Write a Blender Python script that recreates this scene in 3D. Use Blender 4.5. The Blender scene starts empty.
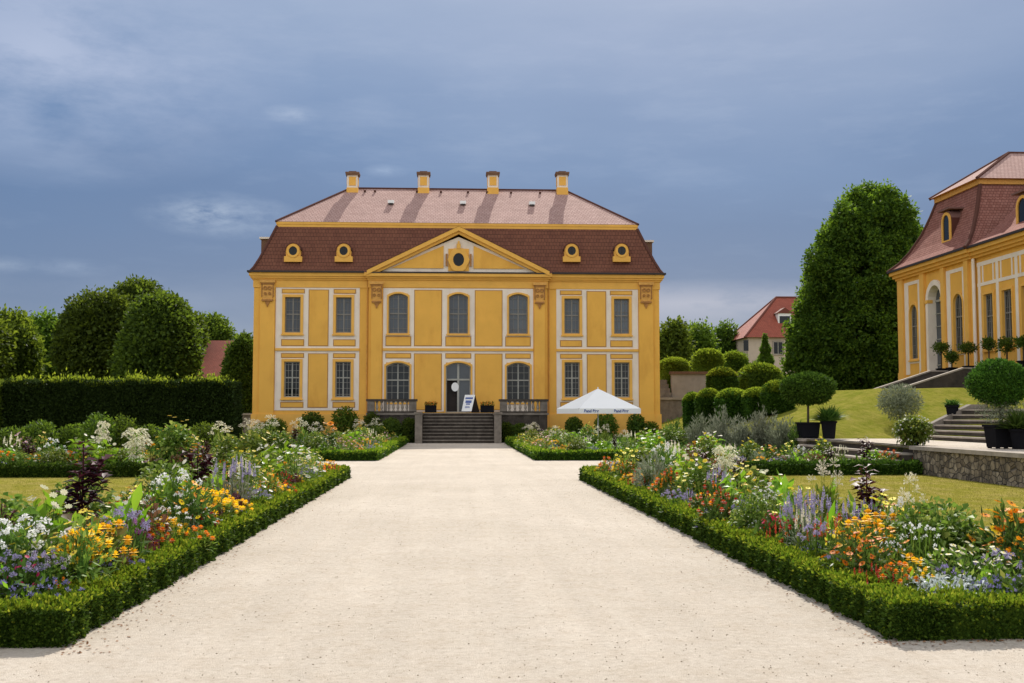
import bpy, math, random
import numpy as np
from mathutils import Vector
rng = np.random.default_rng(7); random.seed(7)
PI = math.pi
sc = bpy.context.scene
COL = sc.collection

# ------------------------------------------------------------------ camera
F = 1100.0
TP = 73 / F
PITCH = math.atan(TP)
YAW = math.atan(57 / F * math.cos(PITCH))
EYE = 1.6
fw = np.array([math.sin(YAW) * math.cos(PITCH), math.cos(YAW) * math.cos(PITCH), math.sin(PITCH)])
rt = np.array([math.cos(YAW), -math.sin(YAW), 0.0])
up = np.cross(rt, fw)
cd = bpy.data.cameras.new('camera'); cam = bpy.data.objects.new('camera', cd); COL.objects.link(cam)
cam.location = (0, 0, EYE); cam.rotation_euler = (PI / 2 + PITCH, 0, -YAW)
cd.lens = F * 36 / 1024; cd.sensor_width = 36; cd.clip_end = 3000; cd.clip_start = .05
sc.camera = cam

def ray(px, py):
    return fw + rt * (px - 512) / F + up * (341.5 - py) / F
def at(px, py, Y):
    d = ray(px, py); t = Y / d[1]
    return (d[0] * t, Y, EYE + d[2] * t)
def onx(px, py, X):
    d = ray(px, py); t = X / d[0]
    return (X, d[1] * t, EYE + d[2] * t)
def gx(px, Y): return at(px, 440, Y)[0]
def lin(c):
    return tuple(((v / 255) / 12.92 if v / 255 <= .04045 else (((v / 255) + .055) / 1.055) ** 2.4) for v in c)

# ------------------------------------------------------------------ light
SUN_EL, SUN_AZ = math.radians(41), math.radians(10.5)
sv = Vector((math.sin(SUN_AZ) * math.cos(SUN_EL), math.cos(SUN_AZ) * math.cos(SUN_EL), math.sin(SUN_EL)))
sl = bpy.data.lights.new('sun', 'SUN'); so = bpy.data.objects.new('sun', sl); COL.objects.link(so)
sl.energy = 3.4; sl.angle = math.radians(.5); sl.color = (1, .95, .86)
so.rotation_euler = sv.to_track_quat('Z', 'Y').to_euler(); so.location = (10, 60, 60)
EXPO = 0.72
EV = 2 ** EXPO
vs = sc.view_settings
vs.view_transform = 'Standard'; vs.look = 'None'; vs.exposure = EXPO; vs.gamma = 1; vs.use_curve_mapping = False

class NT:
    def __init__(s, tree): s.t = tree; s.n = tree.nodes; s.l = tree.links
    def new(s, typ, **kw):
        n = s.n.new(typ)
        for k, v in kw.items():
            setattr(n, k, v)
        return n
    def link(s, a, b): s.l.new(a, b)
    def val(s, n, i, v):
        n.inputs[i].default_value = v
    def math(s, op, a, b=None, c=None, clamp=False):
        n = s.new('ShaderNodeMath', operation=op); n.use_clamp = clamp
        for i, x in enumerate((a, b, c)):
            if x is None: continue
            if isinstance(x, (int, float)): n.inputs[i].default_value = x
            else: s.link(x, n.inputs[i])
        return n.outputs[0]
    def mix(s, fac, a, b, blend='MIX'):
        n = s.new('ShaderNodeMix', data_type='RGBA', blend_type=blend)
        for idx, x in ((0, fac), (6, a), (7, b)):
            if isinstance(x, (int, float)): n.inputs[idx].default_value = x
            elif isinstance(x, tuple): n.inputs[idx].default_value = (*x[:3], 1)
            else: s.link(x, n.inputs[idx])
        return n.outputs[2]
    def ramp(s, fac, stops, interp='LINEAR'):
        n = s.new('ShaderNodeValToRGB'); cr = n.color_ramp; cr.interpolation = interp
        while len(cr.elements) < len(stops): cr.elements.new(.5)
        for e, (p, c) in zip(cr.elements, stops):
            e.position = p; e.color = (*c, 1) if len(c) == 3 else c
        s.link(fac, n.inputs[0]); return n.outputs[0]
    def noise(s, vec, scale, detail=4, rough=.55, dim='3D'):
        n = s.new('ShaderNodeTexNoise', noise_dimensions=dim)
        n.inputs['Scale'].default_value = scale; n.inputs['Detail'].default_value = detail; n.inputs['Roughness'].default_value = rough
        if vec is not None: s.link(vec, n.inputs['Vector'])
        return n.outputs['Fac']
    def mapping(s, vec, loc=(0, 0, 0), scale=(1, 1, 1), rot=(0, 0, 0)):
        n = s.new('ShaderNodeMapping'); n.inputs['Location'].default_value = loc
        n.inputs['Scale'].default_value = scale; n.inputs['Rotation'].default_value = rot
        s.link(vec, n.inputs['Vector']); return n.outputs[0]

def g3(v): return (v, v, v)
def world():
    w = bpy.data.worlds.new('World'); sc.world = w; w.use_nodes = True
    t = NT(w.node_tree); t.n.clear()
    out = t.new('ShaderNodeOutputWorld'); bg = t.new('ShaderNodeBackground'); bg.inputs[1].default_value = .1
    t.link(bg.outputs[0], out.inputs[0])
    sky = t.new('ShaderNodeTexSky', sky_type='NISHITA'); sky.sun_disc = False
    sky.sun_elevation = SUN_EL; sky.sun_rotation = SUN_AZ
    tc = t.new('ShaderNodeTexCoord'); V = tc.outputs['Generated']
    sep = t.new('ShaderNodeSeparateXYZ'); t.link(V, sep.inputs[0]); z = sep.outputs[2]; y = sep.outputs[1]; x = sep.outputs[0]
    n1 = t.noise(t.mapping(V, scale=(1, 1, 3.2), loc=(.3, 0, .4)), 2.6, 5, .5)
    n2 = t.noise(t.mapping(V, scale=(1, 1, 4.5), loc=(2, 1, 0)), 9, 6, .6)
    # storm cloud tone by height, slightly displaced by the cloud noise
    zz = t.math('ADD', z, t.math('MULTIPLY', t.math('SUBTRACT', n1, .5), .16))
    zz = t.math('ADD', zz, t.math('MULTIPLY', t.math('SUBTRACT', n2, .5), .03))
    def k(r, g, b): return tuple(c / EV for c in lin((r, g, b)))
    front = t.ramp(zz, [(0, k(155, 160, 180)), (.085, k(116, 132, 164)), (.12, k(84, 108, 149)), (.175, k(80, 109, 152)), (.235, k(94, 124, 166)), (.29, k(116, 141, 178)), (.36, k(143, 162, 192)), (.55, k(165, 178, 200)), (.8, k(205, 212, 222))])
    # greyer to the east (right)
    gx_ = t.math('MULTIPLY', t.math('SUBTRACT', x, -.1), 1.6, clamp=True)
    grey = t.mix(t.math('MULTIPLY', gx_, .38), front, t.mix(1.0, front, k(212, 205, 212), 'MULTIPLY'))
    front = t.mix(t.math('MULTIPLY', gx_, .45), front, t.mix(1.0, front, (1.02, .93, .90), 'MULTIPLY'))
    # lighter patches
    patch = t.math('MULTIPLY', t.math('SUBTRACT', n2, .52), 1.2)
    patch = t.math('MULTIPLY', patch, t.math('MULTIPLY', z, 2.2, clamp=True), clamp=True)
    front = t.mix(patch, front, k(172, 184, 206))
    def wisp(px, py, w, h, col, amt, nsc=30, thr=.42):
        nonlocal front
        d = ray(px, py); d = d / np.linalg.norm(d)
        m = t.mapping(V, loc=(-d[0] / w, 0, -d[2] / h), scale=(1 / w, 0, 1 / h))
        L = t.new('ShaderNodeVectorMath', operation='LENGTH'); t.link(m, L.inputs[0])
        nn = t.noise(t.mapping(V, scale=(1, 1, 2.6)), nsc, 6, .62)
        f = t.math('SUBTRACT', 1.0, L.outputs['Value'], clamp=True)
        f = t.math('MULTIPLY', f, t.math('MULTIPLY', t.math('SUBTRACT', nn, thr - .1), 3.2, clamp=True))
        f = t.math('MULTIPLY', f, t.math('GREATER_THAN', y, 0.0))
        front = t.mix(t.math('MULTIPLY', f, amt, clamp=True), front, k(*col))
    wisp(222, 216, .075, .022, (150, 166, 192), .95)
    wisp(205, 212, .03, .012, (165, 178, 198), .8)
    wisp(292, 114, .028, .009, (165, 180, 204), .75)
    wisp(386, 171, .022, .007, (150, 170, 200), .7)
    wisp(70, 267, .045, .009, (140, 157, 186), .5)
    wisp(5, 265, .025, .009, (150, 165, 190), .5)
    wisp(690, 303, .22, .022, (172, 172, 190), .75, 14, .3)
    wisp(40, 50, .22, .11, (180, 190, 214), .85, 8, .36)
    wisp(640, 40, .35, .05, (158, 172, 200), .4, 7)
    # unseen sky behind the viewer, brightened with cloud to light the shaded facade
    nb = t.noise(t.mapping(V, scale=(1, 1, 2)), 2.2, 6, .6)
    back = t.mix(t.math('MULTIPLY', t.math('SUBTRACT', nb, .35), 3, clamp=True), (.45, .50, .60), (1.08, 1.06, 1.02))
    bf = t.math('MULTIPLY', t.math('SUBTRACT', .3, y), 1.7, clamp=True)
    cl = t.mix(bf, front, back)
    ten = t.new('ShaderNodeVectorMath', operation='SCALE'); t.link(cl, ten.inputs[0]); ten.inputs[3].default_value = 10
    t.link(t.mix(.9, sky.outputs[0], ten.outputs[0]), bg.inputs[0])
world()

# ------------------------------------------------------------------ materials
M = {}
def mat(name, col, rough=.8, var=.12, vscale=2.0, bump=.0, bscale=60, spec=.25, metal=0, stain=None):
    m = bpy.data.materials.new(name); m.use_nodes = True; t = NT(m.node_tree)
    b = t.n['Principled BSDF']; tc = t.new('ShaderNodeTexCoord'); V = tc.outputs['Object']
    n = t.noise(V, vscale, 5, .6)
    lo = tuple(c * (1 - var) for c in col); hi = tuple(min(1, c * (1 + var)) for c in col)
    c = t.ramp(n, [(.3, lo), (.7, hi)])
    if stain:
        sn = t.noise(t.mapping(V, scale=(1, 1, .35)), stain[1], 6, .65)
        c = t.mix(t.math('MULTIPLY', t.math('SUBTRACT', sn, .5), 4 * stain[2], clamp=True), c, stain[0])
    if name.startswith('glass'):      # random tone per pane stands in for differing reflections
        oi = t.new('ShaderNodeObjectInfo'); hv = t.new('ShaderNodeHueSaturation'); t.link(t.math('ADD', .5, t.math('MULTIPLY', oi.outputs['Random'], 1.1)), hv.inputs['Value']); t.link(c, hv.inputs['Color']); c = hv.outputs[0]
    t.link(c, b.inputs['Base Color']); b.inputs['Roughness'].default_value = rough
    b.inputs['Specular IOR Level'].default_value = spec; b.inputs['Metallic'].default_value = metal
    if bump:
        bn = t.new('ShaderNodeBump'); bn.inputs['Strength'].default_value = bump; bn.inputs['Distance'].default_value = .02
        t.link(t.noise(V, bscale, 4, .6), bn.inputs['Height']); t.link(bn.outputs[0], b.inputs['Normal'])
    M[name] = m; return m

def leafmat(name, a, b_, trans=.35, tcol=None, rough=.5, spec=.3, c_=None):
    m = bpy.data.materials.new(name); m.use_nodes = True; t = NT(m.node_tree)
    p = t.n['Principled BSDF']; out = t.n['Material Output']
    g = t.new('ShaderNodeNewGeometry'); oi = t.new('ShaderNodeObjectInfo')
    stops = [(0, a), (1, b_)] if c_ is None else [(0, a), (.75, b_), (1, c_)]
    c = t.ramp(g.outputs['Random Per Island'], stops)
    hs = t.new('ShaderNodeHueSaturation')
    t.link(t.math('ADD', .485, t.math('MULTIPLY', oi.outputs['Random'], .03)), hs.inputs['Hue'])
    t.link(t.math('ADD', .82, t.math('MULTIPLY', oi.outputs['Random'], .36)), hs.inputs['Value'])
    t.link(c, hs.inputs['Color']); c = hs.outputs[0]
    t.link(c, p.inputs['Base Color']); p.inputs['Roughness'].default_value = rough; p.inputs['Specular IOR Level'].default_value = spec
    tr = t.new('ShaderNodeBsdfTranslucent')
    if tcol is None: t.link(c, tr.inputs[0])
    else: t.link(t.mix(1.0, c, tcol, 'MULTIPLY'), tr.inputs[0])
    mx = t.new('ShaderNodeMixShader'); mx.inputs[0].default_value = trans
    t.link(p.outputs[0], mx.inputs[1]); t.link(tr.outputs[0], mx.inputs[2]); t.link(mx.outputs[0], out.inputs[0])
    M[name] = m; return m

def tilemat(name, a, b_, mortar, rough, spec=.5, w=.2, h=.17, bump=.5):
    m = bpy.data.materials.new(name); m.use_nodes = True; t = NT(m.node_tree)
    p = t.n['Principled BSDF']; uv = t.new('ShaderNodeUVMap')
    br = t.new('ShaderNodeTexBrick'); br.offset = .5
    t.link(uv.outputs[0], br.inputs['Vector'])
    for i, v in (('Color1', (*a, 1)), ('Color2', (*b_, 1)), ('Mortar', (*mortar, 1))): br.inputs[i].default_value = v
    br.inputs['Scale'].default_value = 1; br.inputs['Mortar Size'].default_value = .012; br.inputs['Mortar Smooth'].default_value = .2
    br.inputs['Brick Width'].default_value = w; br.inputs['Row Height'].default_value = h
    nz = t.noise(uv.outputs[0], .9, 5, .6)
    c = t.mix(t.math('MULTIPLY', t.math('SUBTRACT', nz, .3), 1.2, clamp=True), t.mix(1.0, br.outputs[0], (.72, .72, .72), 'MULTIPLY'), br.outputs[0])
    t.link(c, p.inputs['Base Color']); p.inputs['Roughness'].default_value = rough; p.inputs['Specular IOR Level'].default_value = spec
    # each course laps over the one below: saw-tooth height along the slope
    s = t.new('ShaderNodeSeparateXYZ'); t.link(uv.outputs[0], s.inputs[0])
    saw = t.math('SUBTRACT', 1.0, t.math('FRACT', t.math('DIVIDE', s.outputs[1], h)))
    hgt = t.math('ADD', saw, t.math('MULTIPLY', br.outputs['Fac'], -.4))
    bn = t.new('ShaderNodeBump'); bn.inputs['Strength'].default_value = bump; bn.inputs['Distance'].default_value = .02
    t.link(hgt, bn.inputs['Height']); t.link(bn.outputs[0], p.inputs['Normal'])
    M[name] = m; return m

YEL = (.755, .405, .075)
mat('yellow_plaster', YEL, .85, .07, .6, .15, 30, stain=((.60, .29, .05), 1.0, .8))
mat('yellow_trim', (.75, .405, .082), .8, .07, 1.5, .1, 30)
mat('white_stucco', (.78, .68, .57), .85, .06, 1.0, .1, 30, stain=((.55, .43, .34), 1.5, .5))
mat('ornament_plaster', (.62, .32, .08), .85, .15, 6, .2, 30)
mat('terracotta_relief', (.36, .165, .05), .8, .2, 6)
tilemat('mansard_tiles', (.215, .086, .052), (.175, .068, .043), (.09, .038, .026), .75, .12, .2, .26, .9)
tilemat('upper_roof_tiles', (.52, .34, .295), (.45, .285, .245), (.24, .13, .11), .85, .04, .22, .26, .8)  # same tile as the mansard; its sunlit sheen is put into the paler colour
tilemat('orangery_tiles', (.40, .185, .145), (.31, .13, .10), (.12, .045, .035), .85, .04)
tilemat('red_tiles', (.42, .105, .06), (.34, .08, .045), (.18, .05, .03), .7, .3)
mat('dark_metal', (.035, .025, .022), .5, .1)
mat('copper_ridge', (.10, .045, .035), .9, .1, spec=.03)
mat('groove_shadow', (.40, .20, .06), .8, .1)  # shadow line round the raised panels, as a darker colour
mat('brown_cap', (.16, .085, .05), .8, .2)
mat('glass', (.010, .012, .013), .06, .3, .7, 0, 1, .25)
mat('glass_pale', (.050, .060, .070), .08, .3, .7, 0, 1, .5)
mat('window_frame', (.22, .20, .17), .6, .1)
mat('frame_light', (.33, .32, .28), .6, .1)
mat('dark_wood', (.03, .022, .018), .6, .2)
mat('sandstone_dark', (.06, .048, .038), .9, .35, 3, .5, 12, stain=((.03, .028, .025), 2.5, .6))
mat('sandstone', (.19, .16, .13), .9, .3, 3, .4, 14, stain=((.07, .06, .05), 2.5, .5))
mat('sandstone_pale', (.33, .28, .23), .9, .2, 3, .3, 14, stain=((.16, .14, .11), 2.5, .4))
mat('plaster_grey', (.33, .28, .24), .9, .18, 1.2, .2, 20, stain=((.18, .15, .13), 1.0, .5))
mat('plaster_cream', (.52, .42, .34), .9, .1, 1.2, .2, 20)

mat('white_paint', (.78, .77, .75), .5, .04)
mat('blue_print', (.10, .14, .34), .6, .05)
mat('black_pot', (.010, .010, .012), .9, .2, spec=.05)
mat('dark_pole', (.10, .09, .08), .5, .1)
mat('bark', (.06, .045, .032), .95, .35, 4, .8, 12)
mat('soil', (.035, .025, .018), .95, .35, 6, .8, 18)
mat('table_grey', (.40, .38, .36), .6, .1)

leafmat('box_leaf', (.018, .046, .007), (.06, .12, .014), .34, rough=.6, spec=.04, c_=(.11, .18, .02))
leafmat('lit_box_leaf', (.09, .19, .012), (.23, .32, .02), .48, rough=.6, spec=.04, c_=(.38, .42, .04))  # brighter leaf for hedge tops, sunlight put into its colour
leafmat('parasol_cloth', (.90, .89, .87), (.91, .90, .88), .10, rough=.9, spec=.05)
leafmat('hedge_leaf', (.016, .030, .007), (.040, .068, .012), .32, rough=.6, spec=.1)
leafmat('hedge_top_leaf', (.09, .13, .014), (.22, .27, .03), .55, (1.7, 1.6, 1.0), rough=.6, spec=.1)  # lightened green; on hedge and shrub tops it stands for sunlight
leafmat('dark_leaf', (.030, .054, .012), (.095, .15, .023), .45, (2.2, 2.0, 1.0), rough=.6, spec=.08)
leafmat('lime_leaf', (.038, .072, .012), (.135, .205, .028), .48, (2.0, 1.8, 1.0), rough=.6, spec=.08)
leafmat('linden_leaf', (.024, .05, .009), (.085, .145, .02), .45, (2.6, 2.3, 1.1), rough=.6, spec=.08, c_=(.09, .14, .022))
leafmat('pale_leaf', (.06, .10, .02), (.14, .20, .04), .42, rough=.6, spec=.08)
leafmat('ball_leaf', (.025, .06, .009), (.085, .16, .016), .38, rough=.6, spec=.1)
leafmat('silver_leaf', (.13, .155, .09), (.30, .33, .22), .3, rough=.8, spec=.1)
leafmat('grey_leaf', (.12, .14, .085), (.27, .28, .20), .3, rough=.8, spec=.1)
leafmat('white_leaf', (.42, .46, .44), (.68, .72, .70), .15, rough=.8)
leafmat('plant_leaf', (.04, .085, .014), (.11, .19, .03), .4, spec=.15)
leafmat('mid_leaf', (.06, .11, .016), (.19, .27, .035), .42, spec=.15, c_=(.30, .32, .07))
leafmat('lime_big_leaf', (.14, .28, .012), (.28, .44, .03), .5, rough=.4)
leafmat('amaranth_leaf', (.040, .010, .014), (.10, .022, .026), .3, rough=.5, spec=.2)
leafmat('coleus_leaf', (.10, .018, .022), (.20, .24, .04), .35)
leafmat('bronze_leaf', (.14, .045, .025), (.22, .12, .05), .35)
leafmat('grass_blade', (.18, .18, .025), (.30, .26, .05), .45, rough=.8, spec=.1)
for nm, a, b in (('petal_white', (.72, .72, .70), (.88, .87, .84)), ('petal_cream', (.66, .60, .44), (.82, .78, .62)),
                 ('petal_gold', (.84, .47, .010), (.92, .66, .03)), ('petal_orange', (.80, .20, .008), (.86, .34, .015)),
                 ('petal_red', (.42, .025, .015), (.58, .09, .04)), ('petal_crimson', (.36, .012, .05), (.50, .03, .10)),
                 ('petal_violet', (.22, .19, .42), (.38, .34, .60)), ('petal_lavender', (.24, .20, .36), (.40, .35, .52)),
                 ('petal_pink', (.62, .30, .42), (.78, .50, .58)), ('petal_yellow', (.82, .62, .04), (.90, .75, .12)),
                 ('petal_plum', (.09, .015, .03), (.16, .03, .06)), ('petal_magenta', (.34, .10, .30), (.46, .20, .42)), ('flower_eye', (.10, .045, .01), (.20, .09, .02))):
    leafmat(nm, a, b, .28, rough=.6, spec=.2)

def gravel_mat():
    m = bpy.data.materials.new('gravel'); m.use_nodes = True; t = NT(m.node_tree); p = t.n['Principled BSDF']
    tc = t.new('ShaderNodeTexCoord'); V = tc.outputs['Object']
    big = t.noise(V, .35, 5, .6); mid = t.noise(V, 4, 5, .65); fine = t.noise(V, 95, 3, .7); grit = t.noise(V, 38, 4, .7)
    c = t.ramp(big, [(.3, (.465, .40, .325)), (.7, (.555, .485, .405))])
    c = t.mix(t.math('MULTIPLY', t.math('SUBTRACT', mid, .45), 1.6, clamp=True), c, (.41, .325, .24))
    c = t.mix(t.math('MULTIPLY', t.math('SUBTRACT', fine, .55), 3.0, clamp=True), c, (.27, .21, .155))
    c = t.mix(t.math('MULTIPLY', t.math('SUBTRACT', .42, fine), 3.0, clamp=True), c, (.70, .63, .55))
    c = t.mix(t.math('MULTIPLY', t.math('SUBTRACT', grit, .60), 6, clamp=True), c, (.20, .155, .115))
    g2 = t.noise(V, 17, 4, .75); c = t.mix(t.math('MULTIPLY', t.math('SUBTRACT', g2, .53), 3.2, clamp=True), c, (.30, .245, .185)); c = t.mix(t.math('MULTIPLY', t.math('SUBTRACT', .47, g2), 2.5, clamp=True), c, (.68, .61, .52))
    t.link(c, p.inputs['Base Color']); p.inputs['Roughness'].default_value = .95; p.inputs['Specular IOR Level'].default_value = .1
    bn = t.new('ShaderNodeBump'); bn.inputs['Strength'].default_value = .8; bn.inputs['Distance'].default_value = .016
    trk = t.noise(t.mapping(V, scale=(1, .06, 1)), 2.6, 4, .6); dd = t.new('ShaderNodeHueSaturation'); t.link(t.math('ADD', .87, t.math('MULTIPLY', trk, .26)), dd.inputs['Value']); t.link(c, dd.inputs['Color']); t.link(dd.outputs[0], p.inputs['Base Color'])
    h = t.math('ADD', fine, t.math('MULTIPLY', mid, 1.4)); t.link(h, bn.inputs['Height']); t.link(bn.outputs[0], p.inputs['Normal'])
    M['gravel'] = m
def lawn_mat(name, a, b_, dry):
    m = bpy.data.materials.new(name); m.use_nodes = True; t = NT(m.node_tree); p = t.n['Principled BSDF']
    tc = t.new('ShaderNodeTexCoord'); V = tc.outputs['Object']
    n1 = t.noise(V, .5, 5, .6); n2 = t.noise(t.mapping(V, scale=(1, .5, 1)), 2.2, 5, .65); n3 = t.noise(V, 45, 4, .7)
    c = t.ramp(n1, [(.3, a), (.68, b_)])
    c = t.mix(t.math('MULTIPLY', t.math('SUBTRACT', n2, .42), 3, clamp=True), c, dry)
    c = t.mix(t.math('MULTIPLY', t.math('SUBTRACT', n3, .5), 3, clamp=True), c, t.mix(1.0, c, (.45, .5, .4), 'MULTIPLY'))
    n4 = t.noise(t.mapping(V, scale=(1, .45, 1), rot=(0, 0, .4)), 7, 5, .7); c = t.mix(t.math('MULTIPLY', t.math('SUBTRACT', n4, .5), 3.2, clamp=True), c, t.mix(1.0, c, (.52, .60, .45), 'MULTIPLY')); c = t.mix(t.math('MULTIPLY', t.math('SUBTRACT', .46, n4), 2.5, clamp=True), c, t.mix(1.0, c, (1.35, 1.3, 1.3), 'MULTIPLY'))
    t.link(c, p.inputs['Base Color']); p.inputs['Roughness'].default_value = 1; p.inputs['Specular IOR Level'].default_value = .0
    bn = t.new('ShaderNodeBump'); bn.inputs['Strength'].default_value = .8; bn.inputs['Distance'].default_value = .04
    t.link(t.math('ADD', n3, n2), bn.inputs['Height']); t.link(bn.outputs[0], p.inputs['Normal'])
    M[name] = m
def stonewall_mat():
    m = bpy.data.materials.new('rubble_stone'); m.use_nodes = True; t = NT(m.node_tree); p = t.n['Principled BSDF']
    tc = t.new('ShaderNodeTexCoord'); V = t.mapping(tc.outputs['Object'], scale=(4.5, 4.5, 7))
    vo = t.new('ShaderNodeTexVoronoi'); vo.inputs['Scale'].default_value = 1.0; t.link(V, vo.inputs['Vector'])
    ed = t.new('ShaderNodeTexVoronoi', feature='DISTANCE_TO_EDGE'); ed.inputs['Scale'].default_value = 1.0; t.link(V, ed.inputs['Vector'])
    sp = t.new('ShaderNodeSeparateColor'); t.link(vo.outputs['Color'], sp.inputs[0])
    c = t.ramp(sp.outputs[0], [(0, (.14, .105, .07)), (.5, (.27, .21, .14)), (1, (.38, .31, .22))])
    nn = t.noise(tc.outputs['Object'], 6, 6, .65)
    c = t.mix(t.math('MULTIPLY', t.math('SUBTRACT', nn, .45), 3, clamp=True), c, (.06, .05, .04))
    j = t.math('MULTIPLY', ed.outputs['Distance'], 14, clamp=True)
    st = t.noise(t.mapping(tc.outputs['Object'], scale=(5, 5, .7)), 1.5, 5, .65); c = t.mix(t.math('MULTIPLY', t.math('SUBTRACT', st, .45), 4, clamp=True), c, (.05, .042, .033)); c = t.mix(j, (.05, .042, .035), c)
    t.link(c, p.inputs['Base Color']); p.inputs['Roughness'].default_value = .95
    bn = t.new('ShaderNodeBump'); bn.inputs['Distance'].default_value = .04; bn.inputs['Strength'].default_value = .9
    t.link(t.math('ADD', j, t.math('MULTIPLY', nn, .6)), bn.inputs['Height']); t.link(bn.outputs[0], p.inputs['Normal'])
    M['rubble_stone'] = m
gravel_mat(); stonewall_mat()
lawn_mat('lawn_dry', (.20, .19, .026), (.275, .24, .046), (.37, .285, .10))
lawn_mat('lawn_bank', (.145, .165, .020), (.22, .21, .034), (.29, .245, .06))
lawn_mat('meadow', (.04, .06, .015), (.07, .09, .02), (.09, .09, .03))

# ------------------------------------------------------------------ objects
def tag(o, label=None, cat=None, group=None, kind=None):
    for k, v in (('label', label), ('category', cat), ('group', group), ('kind', kind)):
        if v: o[k] = v
    return o
def empty(name, loc, label=None, cat=None, group=None):
    o = bpy.data.objects.new(name, None); COL.objects.link(o); o.location = loc; o.empty_display_size = .3
    return tag(o, label, cat, group)
def origin(o):
    v = np.zeros(3)
    while o is not None:
        v += np.array(o.location); o = o.parent
    return v

class MB:
    """collects faces; build() links them as one mesh object"""
    def __init__(s, T=None): s.v = []; s.f = []; s.m = []; s.uv = []; s.T = T; s.sm = False
    def add(s, vs, fs, mi=0, uvs=None):
        o = len(s.v); s.v += [tuple(v) for v in vs]
        for i, f in enumerate(fs):
            s.f.append([o + k for k in f]); s.m.append(mi)
            s.uv.append(uvs[i] if uvs else None)
        return s
    def box(s, x0, x1, y0, y1, z0, z1, mi=0):
        return s.add([(x0, y0, z0), (x1, y0, z0), (x1, y1, z0), (x0, y1, z0), (x0, y0, z1), (x1, y0, z1), (x1, y1, z1), (x0, y1, z1)],
                     [(0, 3, 2, 1), (4, 5, 6, 7), (0, 1, 5, 4), (1, 2, 6, 5), (2, 3, 7, 6), (3, 0, 4, 7)], mi)
    def prism(s, pts, y0, y1, mi=0):
        n = len(pts)
        vs = [(x, y0, z) for x, z in pts] + [(x, y1, z) for x, z in pts]
        fs = [tuple(range(n)), tuple(range(2 * n - 1, n - 1, -1))] + [(i, n + i, n + (i + 1) % n, (i + 1) % n) for i in range(n)]
        return s.add(vs, fs, mi)
    def ring(s, outer, inner, y0, y1, mi=0, closed=True):
        n = len(outer)
        vs = [(x, y0, z) for x, z in outer] + [(x, y0, z) for x, z in inner] + [(x, y1, z) for x, z in outer] + [(x, y1, z) for x, z in inner]
        fs = []
        for i in range(n if closed else n - 1):
            j = (i + 1) % n
            fs += [(i, j, n + j, n + i), (2 * n + i, 3 * n + i, 3 * n + j, 2 * n + j), (i, 2 * n + i, 2 * n + j, j), (n + i, n + j, 3 * n + j, 3 * n + i)]
        return s.add(vs, fs, mi)
    def tube(s, p0, p1, r0, r1, n=8, mi=0):
        p0, p1 = Vector(p0), Vector(p1); d = (p1 - p0).normalized()
        a = d.orthogonal().normalized(); b = d.cross(a)
        vs = []
        for p, r in ((p0, r0), (p1, r1)):
            for i in range(n):
                t = 2 * PI * i / n; vs.append(p + a * (math.cos(t) * r) + b * (math.sin(t) * r))
        fs = [(i, (i + 1) % n, n + (i + 1) % n, n + i) for i in range(n)] + [tuple(range(n - 1, -1, -1)), tuple(range(n, 2 * n))]
        return s.add(vs, fs, mi)
    def lathe(s, cx, cy, prof, n=12, mi=0):
        vs = []; fs = []
        for r, z in prof:
            for i in range(n):
                t = 2 * PI * i / n; vs.append((cx + math.cos(t) * r, cy + math.sin(t) * r, z))
        for k in range(len(prof) - 1):
            for i in range(n):
                j = (i + 1) % n; fs.append((k * n + i, k * n + j, (k + 1) * n + j, (k + 1) * n + i))
        fs += [tuple(range(n - 1, -1, -1)), tuple(range((len(prof) - 1) * n, len(prof) * n))]
        return s.add(vs, fs, mi)
    def build(s, name, mats, parent=None, label=None, cat=None, group=None, kind=None, smooth=False):
        if not isinstance(mats, (list, tuple)): mats = [mats]
        me = bpy.data.meshes.new(name)
        off = origin(parent) if parent is not None else np.zeros(3)
        vs = s.v
        if s.T: vs = [s.T(*v) for v in vs]
        vs = [(v[0] - off[0], v[1] - off[1], v[2] - off[2]) for v in vs]
        me.from_pydata(vs, [], s.f)
        for m in mats: me.materials.append(M[m] if isinstance(m, str) else m)
        me.polygons.foreach_set('material_index', s.m)
        if any(u is not None for u in s.uv):
            ul = me.uv_layers.new(name='UVMap'); k = 0
            for p, u in zip(me.polygons, s.uv):
                for q in range(p.loop_total):
                    ul.data[p.loop_start + q].uv = u[q] if u else (0, 0)
        if smooth: me.polygons.foreach_set('use_smooth', [True] * len(me.polygons))
        me.update()
        o = bpy.data.objects.new(name, me); COL.objects.link(o)
        if parent is not None: o.parent = parent
        return tag(o, label, cat, group, kind)

def planar_uv(pts):
    """uv in metres for a roof plane: u along the eave (first edge), v up the slope"""
    P = [np.array(p, float) for p in pts]; e = P[1] - P[0]; e /= np.linalg.norm(e)
    n = np.cross(P[1] - P[0], P[-1] - P[0]); n /= np.linalg.norm(n); w = np.cross(n, e)
    return [(float((p - P[0]) @ e), float((p - P[0]) @ w)) for p in P]

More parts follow.
